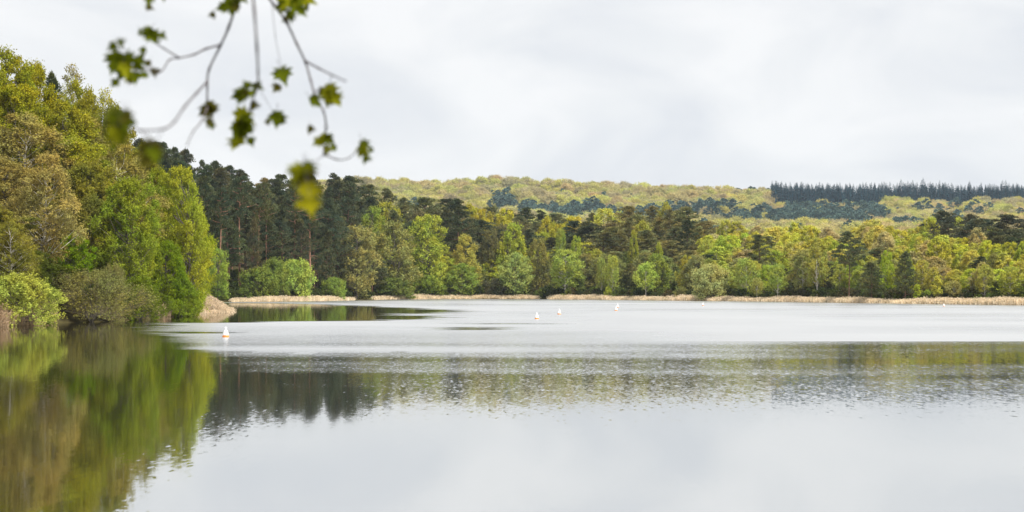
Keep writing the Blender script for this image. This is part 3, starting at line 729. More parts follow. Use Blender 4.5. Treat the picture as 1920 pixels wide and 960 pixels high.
# ------------------------------------------------------------------ the wood behind, row upon row
SKY = np.array([(260, 250), (300, 262), (330, 274), (360, 292), (400, 302), (440, 314), (480, 326), (520, 327), (560, 330), (600, 328), (650, 330), (690, 345), (730, 356), (760, 362),
                (830, 370), (880, 380), (920, 390), (960, 384), (1000, 392), (1060, 398), (1110, 394), (1160, 388), (1200, 380), (1250, 384), (1300, 388), (1325, 412),
                (1400, 416), (1460, 420), (1540, 424), (1600, 432), (1640, 410), (1690, 432), (1735, 412), (1765, 398), (1800, 404), (1840, 408), (1880, 404), (1980, 404)], float)
ROWS = [(22, 0.0), (42, .22), (66, .45), (95, .68), (128, .86), (165, 1.0)]
ROWNAME = ['low in the wood', 'in the second rank of the wood', 'midway up the wood', 'in the upper wood', 'just below the wood\'s skyline', 'on the wood\'s skyline']
seen = {}
fr = random.Random(21)
PALE_PINE, OLIVE_PINE, DARK_PINE = (.10, .115, .066), (.135, .135, .07), (.046, .060, .040)


def jit(t, a=.14):
    q = 1 + fr.uniform(-a, a)
    return tuple(max(.012, c * q * (1 + fr.uniform(-.07, .07))) for c in t)


for r, (back, f) in enumerate(ROWS):
    px = 318 + (r % 2) * 9 if r else 380
    if r >= 3: px = 268
    while px < 1965:
        D = shoreD(max(px, 445)) + back + fr.uniform(-6, 6)
        sk = float(np.interp(px, SKY[:, 0], SKY[:, 1]))
        lowtop = 430 if px < 640 else 480 if px < 1330 else 492
        if px < 640: lowtop = sk + 80
        top = lowtop + (sk - lowtop) * f + fr.uniform(-8, 16) * (1 if f < 1 else .6)
        u = fr.random()
        kind, tint, nm, cat, adj = 'pine', DARK_PINE, 'pine_tree', 'pine tree', 'dark blue-green pine'
        if px < 690:
            if u < .35: tint, adj = (.062, .074, .05), 'grey-green pine'
            elif u < .43 and r >= 4: tint, adj = (.13, .115, .05), 'ochre-tinged pine'
        elif px < 1100:
            if u < .22: kind, tint, nm, cat, adj = 'full', YG, 'broadleaf_tree', 'tree', 'yellow-green broadleaf tree'
            elif u < .30: kind, tint, nm, cat, adj = 'full', (.14, .12, .05), 'broadleaf_tree', 'tree', 'brown broadleaf tree'
            elif u < .62: tint, adj = PALE_PINE, 'grey-green pine'
            if r >= 4 and px > 880 and u < .34: kind, tint, nm, cat, adj = 'full', (.36, .29, .03), 'broadleaf_tree', 'tree', 'golden-yellow broadleaf tree'
        elif px < 1325:
            if u < .12: kind, tint, nm, cat, adj = 'full', (.29, .27, .045), 'broadleaf_tree', 'tree', 'yellow-green broadleaf tree'
            elif u < .62: tint, adj = OLIVE_PINE, 'olive-grey pine'
            elif u < .85: tint, adj = PALE_PINE, 'grey-green pine'
        elif px < 1705:
            if r >= 2:
                kind, nm, cat = 'birch', 'birch_tree', 'birch'
                if u < .40: tint, adj = (.32, .30, .04), 'yellow-green birch'
                elif u < .68: tint, adj = (.39, .30, .065), 'golden birch'
                elif u < .84: tint, adj = (.38, .255, .11), 'copper-tan birch'
                elif u < .94: tint, adj = (.26, .32, .04), 'fresh green birch'
                else: kind, tint, nm, cat, adj = 'pine', PALE_PINE, 'pine_tree', 'pine tree', 'grey-green pine'
            else:
                if u < .42: kind, tint, nm, cat, adj = 'pine', (.06, .072, .042), 'pine_tree', 'pine tree', 'dark pine'
                elif u < .75: kind, tint, nm, cat, adj = 'birch', (.24, .25, .045), 'birch_tree', 'birch', 'olive-green birch'
                else: kind, tint, nm, cat, adj = 'full', (.20, .26, .03), 'broadleaf_tree', 'tree', 'green broadleaf tree'
        else:
            if r >= 4 and (px < 1690 or px > 1728):
                if u < .72: kind, tint, adj = 'umbrella', (.062, .070, .045), 'dark umbrella-headed pine'
                else: kind, tint, nm, cat, adj = 'full', (.27, .28, .045), 'broadleaf_tree', 'tree', 'yellow-green broadleaf tree'
            elif r == 3 and px > 1820 and u < .6: tint, adj = (.065, .075, .045), 'dark pine'
            else:
                kind, nm, cat = 'birch', 'birch_tree', 'birch'
                if u < .5: tint, adj = (.31, .31, .035), 'yellow-green birch'
                elif u < .78: tint, adj = (.37, .31, .055), 'golden birch'
                elif u < .9: tint, adj = (.34, .24, .09), 'copper-tan birch'
                else: kind, tint, nm, cat, adj = 'pine', (.07, .085, .045), 'pine_tree', 'pine tree', 'dark pine'
        if cat == 'pine tree' and r < 2 and px > 690 and fr.random() < .4: kind, tint, nm, cat, adj = 'full', fr.choice(((.15, .155, .05), (.13, .16, .045), (.19, .18, .06))), 'broadleaf_tree', 'tree', 'dull olive-green broadleaf tree'
        if cat == 'pine tree' and r == 0: kind = 'lowpine' if fr.random() < .5 else 'pine'
        wp = {'pine': 62, 'lowpine': 52, 'umbrella': 66, 'full': 58, 'birch': 52}[kind] * fr.choice((.68, .8, .9, 1., 1.1, 1.3)) * fr.uniform(.9, 1.1)
        if px > 1100: wp *= 1.04
        if r == 0: wp *= .78
        # say where it stands by the shore trees in front of it
        i = int(np.argmin([abs(p[0] - px) for p in PROM]))
        near_ = PROM[i]
        if abs(near_[0] - px) < 14 or i in (0, len(PROM) - 1): rel = ('above ' if r > 1 else 'behind ') + near_[1]
        else:
            j = i + 1 if near_[0] < px else i - 1
            a_, b_ = sorted((i, j)); rel = ('above ' if r > 1 else 'behind ') + 'the gap between ' + PROM[a_][1].replace('the ', '', 1) + ' and ' + PROM[b_][1].replace('the ', '', 1)
        key = f'{adj} {ROWNAME[r]} {rel}'
        if len(key.split()) > 16: key = f'{adj} {ROWNAME[r]} {("above " if r > 1 else "behind ") + near_[1]}'
        if len(key.split()) > 16: key = f'{adj} {ROWNAME[r].replace(" of the wood", "")} above {near_[1]}'
        o = tree(nm, kind, px, top, wp, D, jit(tint), key, cat, 'trees of the wood behind the far shore')
        seen.setdefault(key, []).append((px, top, o))
        px += wp * (.50 if r else .62) * fr.uniform(.8, 1.2)

# labels that still coincide are told apart by size, as seen over the neighbours
for key, v in seen.items():
    if len(v) < 2: continue
    v.sort(key=lambda q: q[1])
    names = {2: ('taller', 'lower'), 3: ('tallest', 'middling', 'lowest'), 4: ('tallest', 'second tallest', 'third tallest', 'lowest')}.get(len(v)) or ['tallest', 'second tallest', 'third tallest', 'fourth tallest', 'fifth tallest', 'sixth tallest', 'seventh tallest'][:len(v) - 1] + ['lowest']
    for pre, q in zip(names, v): q[2]['label'] = ' '.join((pre + ' ' + key.replace(' of the wood', '').replace(' the wood\'s', ' the')).split()[:16])
print('TREES', len(ALL), 'dups', sum(len(v) > 3 for v in seen.values()))

# ------------------------------------------------------------------ scattered growth nobody could count
def scatter(name, P, rot, scl, tint, idx, meshes, label):
    src = bpy.data.collections.new(name + '_forms')
    for i, me in enumerate(meshes):
        o = bpy.data.objects.new(f'{name}_form_{i:02d}', me); src.objects.link(o)
    me = bpy.data.meshes.new(name); n = len(P)
    me.vertices.add(n); me.vertices.foreach_set('co', np.asarray(P, np.float32).ravel())
    for nm, ty, key, val in (('rot', 'FLOAT_VECTOR', 'vector', rot), ('scl', 'FLOAT_VECTOR', 'vector', scl), ('tint', 'FLOAT_VECTOR', 'vector', tint)):
        a = me.attributes.new(nm, ty, 'POINT'); a.data.foreach_set(key, np.asarray(val, np.float32).ravel())
    a = me.attributes.new('pick', 'INT', 'POINT'); a.data.foreach_set('value', np.asarray(idx, np.int32))
    o = obj(name, me)
    g = bpy.data.node_groups.new(name, 'GeometryNodeTree')
    g.interface.new_socket('Geometry', in_out='INPUT', socket_type='NodeSocketGeometry')
    g.interface.new_socket('Geometry', in_out='OUTPUT', socket_type='NodeSocketGeometry')
    gi, go = g.nodes.new('NodeGroupInput'), g.nodes.new('NodeGroupOutput')
    ci = g.nodes.new('GeometryNodeCollectionInfo'); ci.inputs['Collection'].default_value = src
    ci.inputs['Separate Children'].default_value = True; ci.inputs['Reset Children'].default_value = True
    ip = g.nodes.new('GeometryNodeInstanceOnPoints'); ip.inputs['Pick Instance'].default_value = True
    def at_n(nm, ty):
        q = g.nodes.new('GeometryNodeInputNamedAttribute'); q.data_type = ty; q.inputs['Name'].default_value = nm
        return q.outputs[0]
    g.links.new(gi.outputs[0], ip.inputs['Points']); g.links.new(ci.outputs[0], ip.inputs['Instance'])
    g.links.new(at_n('pick', 'INT'), ip.inputs['Instance Index'])
    e2r = g.nodes.new('FunctionNodeEulerToRotation'); g.links.new(at_n('rot', 'FLOAT_VECTOR'), e2r.inputs[0])
    g.links.new(e2r.outputs[0], ip.inputs['Rotation']); g.links.new(at_n('scl', 'FLOAT_VECTOR'), ip.inputs['Scale'])
    g.links.new(ip.outputs[0], go.inputs[0])
    md = o.modifiers.new('scatter', 'NODES'); md.node_group = g
    tag(o, label, kind='stuff')
    return o


# the far hillside: beech canopy, pines and spruces, haze blue put into their tints
g = np.random.default_rng(77)
P = []; y = 1560.
while y < 2560:
    st = 9.8 + (y - 1560) / 1000 * 1.5
    n = int((2060 - 560) / F * y / st)
    u = 560 + (np.arange(n) + g.uniform(-.45, .45, n)) * st / y * F
    yy = y + g.uniform(-.5, .5, n) * st
    P.append(np.stack([(u - 960) / F * yy, yy, u], 1)); y += st * .92
P = np.concatenate(P); x, y, u = P.T
z = ground_z(x, y)
v = HOR - (z - EYE) / y * F            # picture row of the tree foot
sn = np.sin(u / 31) * 5 + np.sin(u / 13 + 1) * 3 + np.sin(u / 61 + 2) * 5
spr = (u > 1447) & (y > 2050) & (v < np.interp(u, [1447, 1630, 1655, 1800, 1960], [401, 403, 397, 395, 392]) + sn * .25)
bl = ((np.abs(v - (407 + (u - 930) * .04 + sn)) < 12) & (u > 925) & (u < 1310)) | ((v > 412 + sn) & (v < 438 + sn) & (u > 1325) & (u < 1480)) | \
     ((v > 404 + sn * .4) & (v < 440 + sn * .5) & (u > 1470) & (u < 1640)) | ((np.abs(v - 420 - sn) < 9) & (u > 1480) & (u < 1660))
cl = (np.sin(x / 55 + y / 90) + np.sin(x / 33 - y / 160 + 2) + np.sin(y / 47)) > 1.75
cl2 = (g.random(len(x)) < .012) & (y < 2330)
pin = (bl & (g.random(len(x)) < .86)) | (cl & (g.random(len(x)) < .5) & (u > 1300)) | cl2
pin &= ~spr
bee = ~spr & ~pin
mixn = (np.sin(x / 70 + 1) * np.sin(y / 110) + np.sin(x / 29 + y / 61)) * .5
pal = np.array([(.43, .385, .17), (.41, .41, .13), (.38, .345, .18), (.45, .45, .12), (.47, .385, .18)])
pk = np.clip((mixn + 1) * 2.0 + g.normal(0, .7, len(x)), 0, 4.99).astype(int)
tint = pal[pk] * [1.16, 1.12, 1.12] * g.uniform(.85, 1.15, (len(x), 1))
sel = bee
n = sel.sum(); s = g.choice([.7, .82, .95, 1.05, 1.25], (n, 1)) * g.uniform(.9, 1.1, (n, 1))
scatter('beech_wood', np.stack([x, y, z], 1)[sel], np.stack([np.zeros(n), np.zeros(n), g.uniform(0, 6.28, n)], 1), s * [1, 1, 1.05] * g.uniform(.9, 1.1, (n, 3)), tint[sel], g.integers(0, 4, n), FAR_DOME,
        'pale yellow-green and tan beech canopy covering the distant hill')
sel = pin; n = sel.sum()
scatter('hill_pinewood', np.stack([x, y, z], 1)[sel], np.stack([np.zeros(n), np.zeros(n), g.uniform(0, 6.28, n)], 1), g.uniform(.85, 1.35, (n, 1)) * np.ones(3), np.array([.092, .15, .145]) * g.uniform(.75, 1.3, (n, 1)), g.integers(0, 3, n), FAR_PINE,  # bluish tint carries part of the distance haze
        'haze-tinted blue-green pine belt across the lower slope of the distant hill')
xs, ys_, us = x[spr], y[spr], u[spr]
zs = ground_z(xs, ys_); n = len(xs)
sz = g.uniform(.76, 1.03, (n, 1)) + (g.random((n, 1)) < .07) * .13
scatter('spruce_plantation', np.stack([xs, ys_, zs], 1), np.stack([np.zeros(n), np.zeros(n), g.uniform(0, 6.28, n)], 1), sz * [1.1, 1.1, 1.1], np.array([.026, .072, .104]) * g.uniform(.75, 1.3, (n, 1)), g.integers(0, 4, n), FAR_SPRUCE,  # blue in the tint imitates haze over the far crest
        'dark blue spruce plantation with spiky tops along the hill\'s crest')

# undergrowth on the forest floor
u = g.uniform(300, 1990, 2600); d = g.uniform(4, 60, 2600) ** 1.0
D = np.array([shoreD(max(q, 445)) for q in u]) + d
x = (u - 960) / F * D
keep = lake_dist(x, D) > 3.5; x, D = x[keep], D[keep]
xb = g.uniform(-75, -34, 700); yb = g.uniform(160, 262, 700); k2 = lake_dist(xb, yb) > 2.0
x = np.concatenate([x, xb[k2]]); D = np.concatenate([D, yb[k2]]); n = len(x)
UB = [broadleaf(500 + i, 2.2, 3.2, .1, 12, 12, 6, .24, 'dome', upb=1.0, limbs=False, twig_w=.012)[1] for i in range(3)]
cols = np.array([(.06, .075, .022), (.085, .075, .035), (.05, .065, .02), (.12, .15, .03)])
scatter('undergrowth', np.stack([x, D, ground_z(x, D) - .1], 1), np.stack([np.zeros(n), np.zeros(n), g.uniform(0, 6.28, n)], 1), g.uniform(.5, 1.25, (n, 1)) * np.ones(3), cols[g.integers(0, 4, n)], g.integers(0, 3, n), UB,
        'low brown and green undergrowth between the trunks')

# ------------------------------------------------------------------ dry reeds
m, t, out = new_mat('dry_reed')
var = N(t, 'ShaderNodeAttribute', attribute_type='GEOMETRY', attribute_name='var')
tintn = N(t, 'ShaderNodeAttribute', attribute_type='INSTANCER', attribute_name='tint')
rp = N(t, 'ShaderNodeValToRGB')
rp.color_ramp.elements[0].color = (.70, .58, .42, 1); rp.color_ramp.elements[1].color = (.95, .86, .69, 1)
t.links.new(var.outputs['Fac'], rp.inputs['Fac'])
mu = N(t, 'ShaderNodeVectorMath', operation='MULTIPLY'); t.links.new(rp.outputs['Color'], mu.inputs[0]); t.links.new(tintn.outputs['Color'], mu.inputs[1])
d_ = N(t, 'ShaderNodeBsdfDiffuse'); tr_ = N(t, 'ShaderNodeBsdfTranslucent'); mm = N(t, 'ShaderNodeMixShader'); mm.inputs[0].default_value = .45
t.links.new(mu.outputs[0], d_.inputs[0]); t.links.new(mu.outputs[0], tr_.inputs[0]); t.links.new(d_.outputs[0], mm.inputs[1]); t.links.new(tr_.outputs[0], mm.inputs[2]); t.links.new(mm.outputs[0], out.inputs[0])
M_REED = m


def tuft(seed, n, h, wd, spread):
    g = np.random.default_rng(seed); C = Q4()
    P = np.stack([g.normal(0, spread, n), g.normal(0, spread, n), np.full(n, -.15)], 1)
    L = np.stack([g.normal(0, .10, n), g.normal(0, .10, n), np.ones(n)], 1) * (h * g.uniform(.6, 1.1, n))[:, None]
    C.leaves(P, unit(g.normal(size=(n, 3)) * [1, 1, .1]), L, np.full(n, wd) * g.uniform(.6, 1.3, n), 0, g.random(n))
    k = n // 2      # plumes and bent blades
    C.leaves((P + L * .9)[:k], unit(g.normal(size=(k, 3)) * [1, 1, .2]), np.stack([g.normal(0, .2, k), g.normal(0, .2, k), g.uniform(.1, .35, k)], 1), np.full(k, wd * 1.5), 0, g.random(k) * .6)
    return C.mesh('reed_tuft', [M_REED])


TF = [tuft(600 + i, 16, 1.7, .05, .28) for i in range(4)]
TN = [tuft(620 + i, 18, 1.8, .032, .25) for i in range(3)]


def along(p0, p1, n, d0, d1):
    """n points beside the far shore between two picture columns, d0..d1 m from the edge"""
    u = g.uniform(p0, p1, n); dd = g.uniform(d0 + .9, d1 + .9, n)
    D = np.array([shoreD(q) for q in u]) + dd
    return np.stack([(u - 960) / F * D, D], 1)


R_ = np.concatenate([along(436, 662, 2200, -.3, 5.5), along(700, 760, 330, 0, 5), along(748, 905, 1300, -.2, 5.5), along(905, 1010, 620, 0, 4.5), along(1030, 1300, 3000, -.4, 5), along(1300, 1470, 1700, -.3, 6), along(1470, 1620, 1300, -.2, 4.5), along(1620, 1990, 4200, -.5, 5)])
hgt = .75 + .25 * np.sin(R_[:, 0] / 5.2) * np.sin(R_[:, 0] / 2.1 + 1) + g.uniform(-.15, .2, len(R_))
n = len(R_)
zr = np.maximum(ground_z(R_[:, 0], R_[:, 1]), -.12)
tn = np.array([1.06, 1.03, .98]) * g.choice([.75, .95, 1.1], (n, 1)) * g.uniform(.85, 1.1, (n, 1)) * np.where(g.random((n, 1)) < .12, np.array([[.62, .62, .5]]), 1)
scatter('reed_bed', np.column_stack([R_, zr]), np.stack([g.normal(0, .06, n), g.normal(0, .06, n), g.uniform(0, 6.28, n)], 1), np.stack([np.ones(n), np.ones(n), np.clip(hgt * .58 * g.uniform(.5, 1.25, n), .2, 1.0)], 1), tn, g.integers(0, 4, n), TF,
        'strip of pale dry reeds standing along the far shore')
q = g.uniform(0, 1, (950, 2))
RX = np.array([at(352 + a * 82, 587.0)[0] for a in q[:, 0]]); RY = 247 + q[:, 1] * 34
RX = RX * RY / at(0, 587)[1]
kk = (lake_dist(RX, RY) > -1.2)
RX, RY, qa = RX[kk], RY[kk], q[kk][:, 0]; n = len(RX)
scatter('reed_clump', np.column_stack([RX, RY, np.maximum(ground_z(RX, RY), -.1)]), np.stack([g.normal(0, .08, n), g.normal(0, .08, n), g.uniform(0, 6.28, n)], 1),
        np.stack([np.ones(n), np.ones(n), np.interp(qa, [0, .3, .6, 1], [.24, .36, .28, .16]) * g.uniform(.75, 1.1, n)], 1), np.array([.96, .88, .80]) * g.choice([.5, .75, .95, 1.05], (n, 1)) * g.uniform(.85, 1.1, (n, 1)), g.integers(0, 3, n), TN,
        'clump of dry tan reeds at the tip of the wooded bank')
u = np.concatenate([g.uniform(-30, 92, 330), g.uniform(290, 345, 22)]); vv = np.interp(u, [p[0] for p in shore_px[:12]], [p[1] for p in shore_px[:12]])
D = EYE * F / (vv - HOR) + g.uniform(-.5, 2.2, len(u)); x = (u - 960) / F * D; n = len(x)
scatter('bank_reeds', np.column_stack([x, D, np.maximum(ground_z(x, D), -.1)]), np.stack([g.normal(0, .16, n), g.normal(0, .16, n), g.uniform(0, 6.28, n)], 1), np.stack([np.ones(n), np.ones(n), g.uniform(.35, 1.0, n)], 1),
        np.array([.56, .47, .39]) * g.uniform(.7, 1.1, (n, 1)), g.integers(0, 3, n), TN, 'sparse dry brown reeds under the lime willow shrub')

# ------------------------------------------------------------------ buoys
def plain(name, col, rough=.4):
    m, t, out = new_mat(name)
    geo = N(t, 'ShaderNodeTexCoord'); no = N(t, 'ShaderNodeTexNoise'); no.inputs['Scale'].default_value = 6; no.inputs['Detail'].default_value = 6
    t.links.new(geo.outputs['Object'], no.inputs['Vector'])
    mx = N(t, 'ShaderNodeMix', data_type='RGBA'); mx.inputs[6].default_value = (*[c * .8 for c in col], 1); mx.inputs[7].default_value = (*col, 1)
    t.links.new(no.outputs['Fac'], mx.inputs[0])
    b = N(t, 'ShaderNodeBsdfPrincipled'); b.inputs['Roughness'].default_value = rough
    t.links.new(mx.outputs[2], b.inputs['Base Color']); t.links.new(b.outputs[0], out.inputs[0])
    return m


M_WHITE, M_ORANGE, M_STEEL = plain('white_plastic', (.86, .86, .84)), plain('orange_plastic', (.85, .27, .04)), plain('dark_fitting', (.12, .06, .03))


def lathe(name, prof, mat, n=24):
    Q = Q4(); a = np.linspace(0, 2 * np.pi, n, endpoint=False)
    V = np.array([[r * np.cos(q), r * np.sin(q), z] for r, z in prof for q in a]); k = len(prof)
    i = np.arange(k - 1)[:, None] * n; j = np.arange(n)[None]; j2 = (j + 1) % n
    Q.add(V, np.stack([i + j, i + j2, i + n + j2, i + n + j], -1).reshape(-1, 4), 0, np.full((k - 1) * n, .5))
    return Q.mesh(name, [mat], True)


me_f = lathe('float', [(.02, -.22), (.12, -.21), (.19, -.12), (.205, -.02), (.205, .035), (.19, .06), (.15, .065)], M_ORANGE)
me_c = lathe('cone', [(.15, .062), (.196, .066), (.192, .10), (.165, .19), (.125, .29), (.085, .37), (.058, .41), (.056, .44)], M_WHITE)
me_t = lathe('top_knob', [(.03, .435), (.062, .445), (.072, .485), (.062, .53), (.035, .56), (.001, .57)], M_WHITE)
me_r = lathe('mooring_eye', [(.012, -.28), (.03, -.27), (.035, -.23), (.02, -.20)], M_STEEL, 10)
buoys = [
    (423.5, 632, 1.0, 'white cone buoy with orange waterline float, nearest and largest on the lake'),
    (1006.5, 598.3, 1.0, 'white and orange buoy alone just above the thin dark slick, nearer of the midlake pair'),
    (1048.5, 589.6, 1.02, 'white and orange buoy slightly farther out than its midlake neighbour'),
    (1155, 582.6, .95, 'small white buoy with orange base just before another buoy almost touching it'),
    (1158, 576.6, .95, 'tiny white buoy close behind the other one, nearly overlapping'),
    (1318, 573.2, .88, 'tiny white buoy off the round sallow bush near the far reeds'),
    (1769.5, 574.4, .8, 'faint white buoy close under the reeds below the yellow columnar sapling'),
]
for px, yv, s, lab in buoys:
    x, D = at(px, yv)
    o = empty('mooring_buoy', (x, D, 0), fr.uniform(0, 6), (s, s, s)); o.rotation_euler = (fr.uniform(-.05, .05), fr.uniform(-.05, .05), fr.uniform(0, 6))
    tag(o, lab, 'buoy', 'marker buoys on the lake')
    o.location.z = .055 * s
    for nm, me in (('float', me_f), ('cone', me_c), ('top_knob', me_t), ('mooring_eye', me_r)): obj(nm, me, o)

# ------------------------------------------------------------------ the maple whose twigs hang in front of the lens
m, t, out = new_mat('maple_leaf')
tn_ = N(t, 'ShaderNodeAttribute', attribute_type='INSTANCER', attribute_name='tint')
geo = N(t, 'ShaderNodeTexCoord'); no = N(t, 'ShaderNodeTexNoise'); no.inputs['Scale'].default_value = 18
t.links.new(geo.outputs['Object'], no.inputs['Vector'])
mr = N(t, 'ShaderNodeMapRange'); mr.inputs['To Min'].default_value = .7; mr.inputs['To Max'].default_value = 1.3; t.links.new(no.outputs['Fac'], mr.inputs['Value'])
sc_ = N(t, 'ShaderNodeVectorMath', operation='SCALE'); t.links.new(tn_.outputs['Color'], sc_.inputs[0]); t.links.new(mr.outputs[0], sc_.inputs['Scale'])
d_ = N(t, 'ShaderNodeBsdfDiffuse'); tr_ = N(t, 'ShaderNodeBsdfTranslucent'); mm = N(t, 'ShaderNodeMixShader'); mm.inputs[0].default_value = .5
t.links.new(sc_.outputs[0], d_.inputs[0]); t.links.new(sc_.outputs[0], tr_.inputs[0]); t.links.new(d_.outputs[0], mm.inputs[1]); t.links.new(tr_.outputs[0], mm.inputs[2]); t.links.new(mm.outputs[0], out.inputs[0])
M_MAPLE = m
M_MTWIG = bark_mat('maple_bark', (.034, .026, .028), (.085, .066, .066), scale=(20, 20, 20), bump=.2)


def maple_leaf(seed, droop, fold):
    """five-lobed toothed leaf, 1 unit wide, stalk at the origin, tip towards -Z, folded along the midrib and drooping"""
    g = np.random.default_rng(seed)
    half = [(0, 0), (.10, .07), (.33, .13), (.20, -.03), (.56, -.12), (.34, -.24), (.50, -.44), (.19, -.40), (.23, -.60), (.11, -.68), (.05, -.86), (0, -1.0)]
    half = [(a * (1 + g.normal(0, .05)), b * (1 + g.normal(0, .04))) for a, b in half]
    mid = [(0, 0), (0, -.12), (0, -.25), (0, -.3), (0, -.34), (0, -.38), (0, -.46), (0, -.52), (0, -.62), (0, -.74), (0, -.88), (0, -1.0)]
    V, Q = [], []
    def lift(x, z):
        y = -fold * abs(x) + .10 * abs(x) * math.sin(abs(x) * 9 + z * 4)
        zz, b = z, droop * z * z
        return (x, y - b, zz * (1 - .25 * abs(droop)) - fold * .25 * abs(x))
    for sgn in (1, -1):
        o0 = len(V)
        for (a, b), (c, d) in zip(half, mid):
            V += [lift(c, d), lift(sgn * a * .55, (b + d) / 2), lift(sgn * a, b)]
        for i in range(len(half) - 1):
            for j in (0, 1):
                q = [o0 + i * 3 + j, o0 + i * 3 + j + 1, o0 + (i + 1) * 3 + j + 1, o0 + (i + 1) * 3 + j]
                Q.append(q if sgn > 0 else q[::-1])
    C = Q4(); C.add(np.array(V, float), np.array(Q), 0, np.full(len(Q), .5))
    C.tube(np.array([[0, 0, 0], [.02, .03, .2], [.0, .0, .45]]), [.016, .013, .012], 5, 1, .5)
    return C.mesh('leaf', [M_MAPLE, M_MTWIG], True)


LEAF = [maple_leaf(700 + i, d_, f_) for i, (d_, f_) in enumerate(((.15, .25), (.45, .6), (.25, .9), (.6, .4), (.1, 1.2)))]


def pt(px, py, D):
    """a place D metres off, in the direction of a picture position"""
    return np.array([(px - 960) / F * D, D, EYE + (HOR - py) / F * D])


maple = empty('maple_tree', (-6.5, 5.5, gz(-6.5, 5.5)))
tag(maple, 'maple with thin drooping twigs and lobed young leaves hanging high over the lake', 'maple tree')
base = Vector(maple.location)


def woody(name, pts, rad, sides=7):
    C = Q4(); P = np.array(pts, float)
    # smooth the run of points
    tt = np.linspace(0, len(P) - 1, (len(P) - 1) * 4 + 1)
    def cr_(c):
        o = np.empty_like(tt)
        for q, s in enumerate(tt):
            i = min(int(s), len(c) - 2); f = s - i
            p0, p1, p2, p3 = c[max(i - 1, 0)], c[i], c[i + 1], c[min(i + 2, len(c) - 1)]
            o[q] = .5 * (2 * p1 + (p2 - p0) * f + (2 * p0 - 5 * p1 + 4 * p2 - p3) * f * f + (3 * p1 - p0 - 3 * p2 + p3) * f ** 3)
        return o
    SP = np.stack([cr_(P[:, q]) for q in range(3)], 1) - np.array(base)
    R = np.interp(tt, np.linspace(0, len(P) - 1, len(rad)), rad)
    # swollen nodes along the twigs
    C.tube(SP, R * np.where(R < .02, .66, .85) * (1 + .35 * (np.abs(tt - np.round(tt)) < .01) * (R < .01)), sides, 0, .5)
    return obj(name, C.mesh(name, [M_MTWIG], True), maple)


hub = np.array([-3.3, 6.2, 4.75])
woody('trunk', [(-6.5, 5.5, base.z - .5), (-6.45, 5.5, base.z + 1.6), (-6.3, 5.6, 3.9), (-6.35, 5.6, 6.0), (-6.2, 5.5, 9.0)], [.24, .19, .16, .13, .05], 14)
woody('limb', [(-6.32, 5.6, 3.6), (-5.2, 5.8, 4.5), tuple(hub), (-1.6, 6.5, 4.6), (-.9, 6.6, 4.45)], [.07, .05, .035, .022, .012], 10)
woody('limb', [(-5.2, 5.8, 4.5), (-3.2, 4.4, 4.75), (-1.6, 3.6, 4.6), (-.35, 3.35, 4.2)], [.035, .025, .016, .006], 8)
TW = [
    [pt(500, -330, 6.6), pt(478, -120, 6.6), pt(446, -6, 6.6), pt(428, 50, 6.6), pt(412, 86, 6.6), pt(391, 130, 6.6), pt(388, 160, 6.6), pt(388, 200, 6.6)],
    [pt(411, 84, 6.6), pt(385, 91, 6.55), pt(362, 102, 6.5), pt(335, 108, 6.4), pt(316, 112, 6.4), pt(300, 134, 6.3), pt(270, 128, 6.2), pt(240, 120, 6.1)],
    [pt(388, 152, 6.6), pt(368, 174, 6.0), pt(345, 200, 5.2), pt(326, 228, 4.8), pt(305, 242, 4.6), pt(262, 244, 4.4), pt(236, 240, 4.2)],
    [pt(388, 200, 6.6), pt(378, 226, 6.1), pt(362, 246, 5.6), pt(350, 272, 5.2)],
    [(-1.6, 6.5, 4.6), pt(462, -380, 5.6), pt(466, -120, 5.3), pt(476, 20, 5.2), pt(481, 90, 5.2), pt(483, 135, 5.6), pt(482, 162, 6.0), pt(470, 195, 6.3)],
    [pt(470, 195, 6.3), pt(466, 215, 6.4), pt(455, 240, 6.4), pt(450, 268, 6.4)],
    [pt(430, -330, 6.6), pt(466, -130, 6.6), pt(490, -30, 6.6), pt(516, 12, 6.6), pt(536, 40, 6.6), pt(556, 82, 6.6), pt(572, 116, 6.6), pt(582, 150, 6.55), pt(590, 178, 6.5), pt(606, 208, 6.4), pt(611, 236, 6.4), pt(607, 262, 6.4), pt(607, 292, 6.2)],
    [pt(572, 114, 6.6), pt(598, 128, 6.2), pt(622, 140, 5.8), pt(648, 152, 5.4)],
    [pt(590, 170, 6.5), pt(601, 172, 6.5), pt(612, 180, 6.45)],
    [pt(607, 288, 6.2), pt(632, 299, 6.0), pt(654, 296, 6.0), pt(676, 276, 6.1)],
    [pt(607, 286, 6.2), pt(598, 298, 5.4), pt(584, 306, 4.7), pt(572, 316, 4.2), pt(578, 350, 4.0), pt(582, 380, 3.9)],
    [pt(236, 240, 4.2), pt(226, 236, 4.1), pt(214, 232, 4.0)],
    [pt(262, 244, 4.4), pt(274, 258, 4.1), pt(284, 280, 3.9)],
    [pt(508, 0, 6.6), pt(516, 70, 6.65), pt(524, 110, 6.7), pt(530, 132, 6.7)],
    [pt(335, 108, 6.4), pt(306, 90, 6.3), pt(288, 78, 6.3), pt(276, 64, 6.3)],
    [pt(300, -300, 6.4), pt(290, -60, 6.4), pt(278, -10, 6.4)],
    [pt(482, 162, 6.0), pt(500, 190, 6.2), pt(514, 214, 6.3)],
]
thick = [.0055, .0036, .0036, .003, .0046, .0026, .005, .0034, .0026, .0026, .0012, .0012, .0012, .0010, .0026, .002, .0010]
for P, th in zip(TW, thick):
    woody('twig', P, [th * 1.5, th, th * .75], 6)
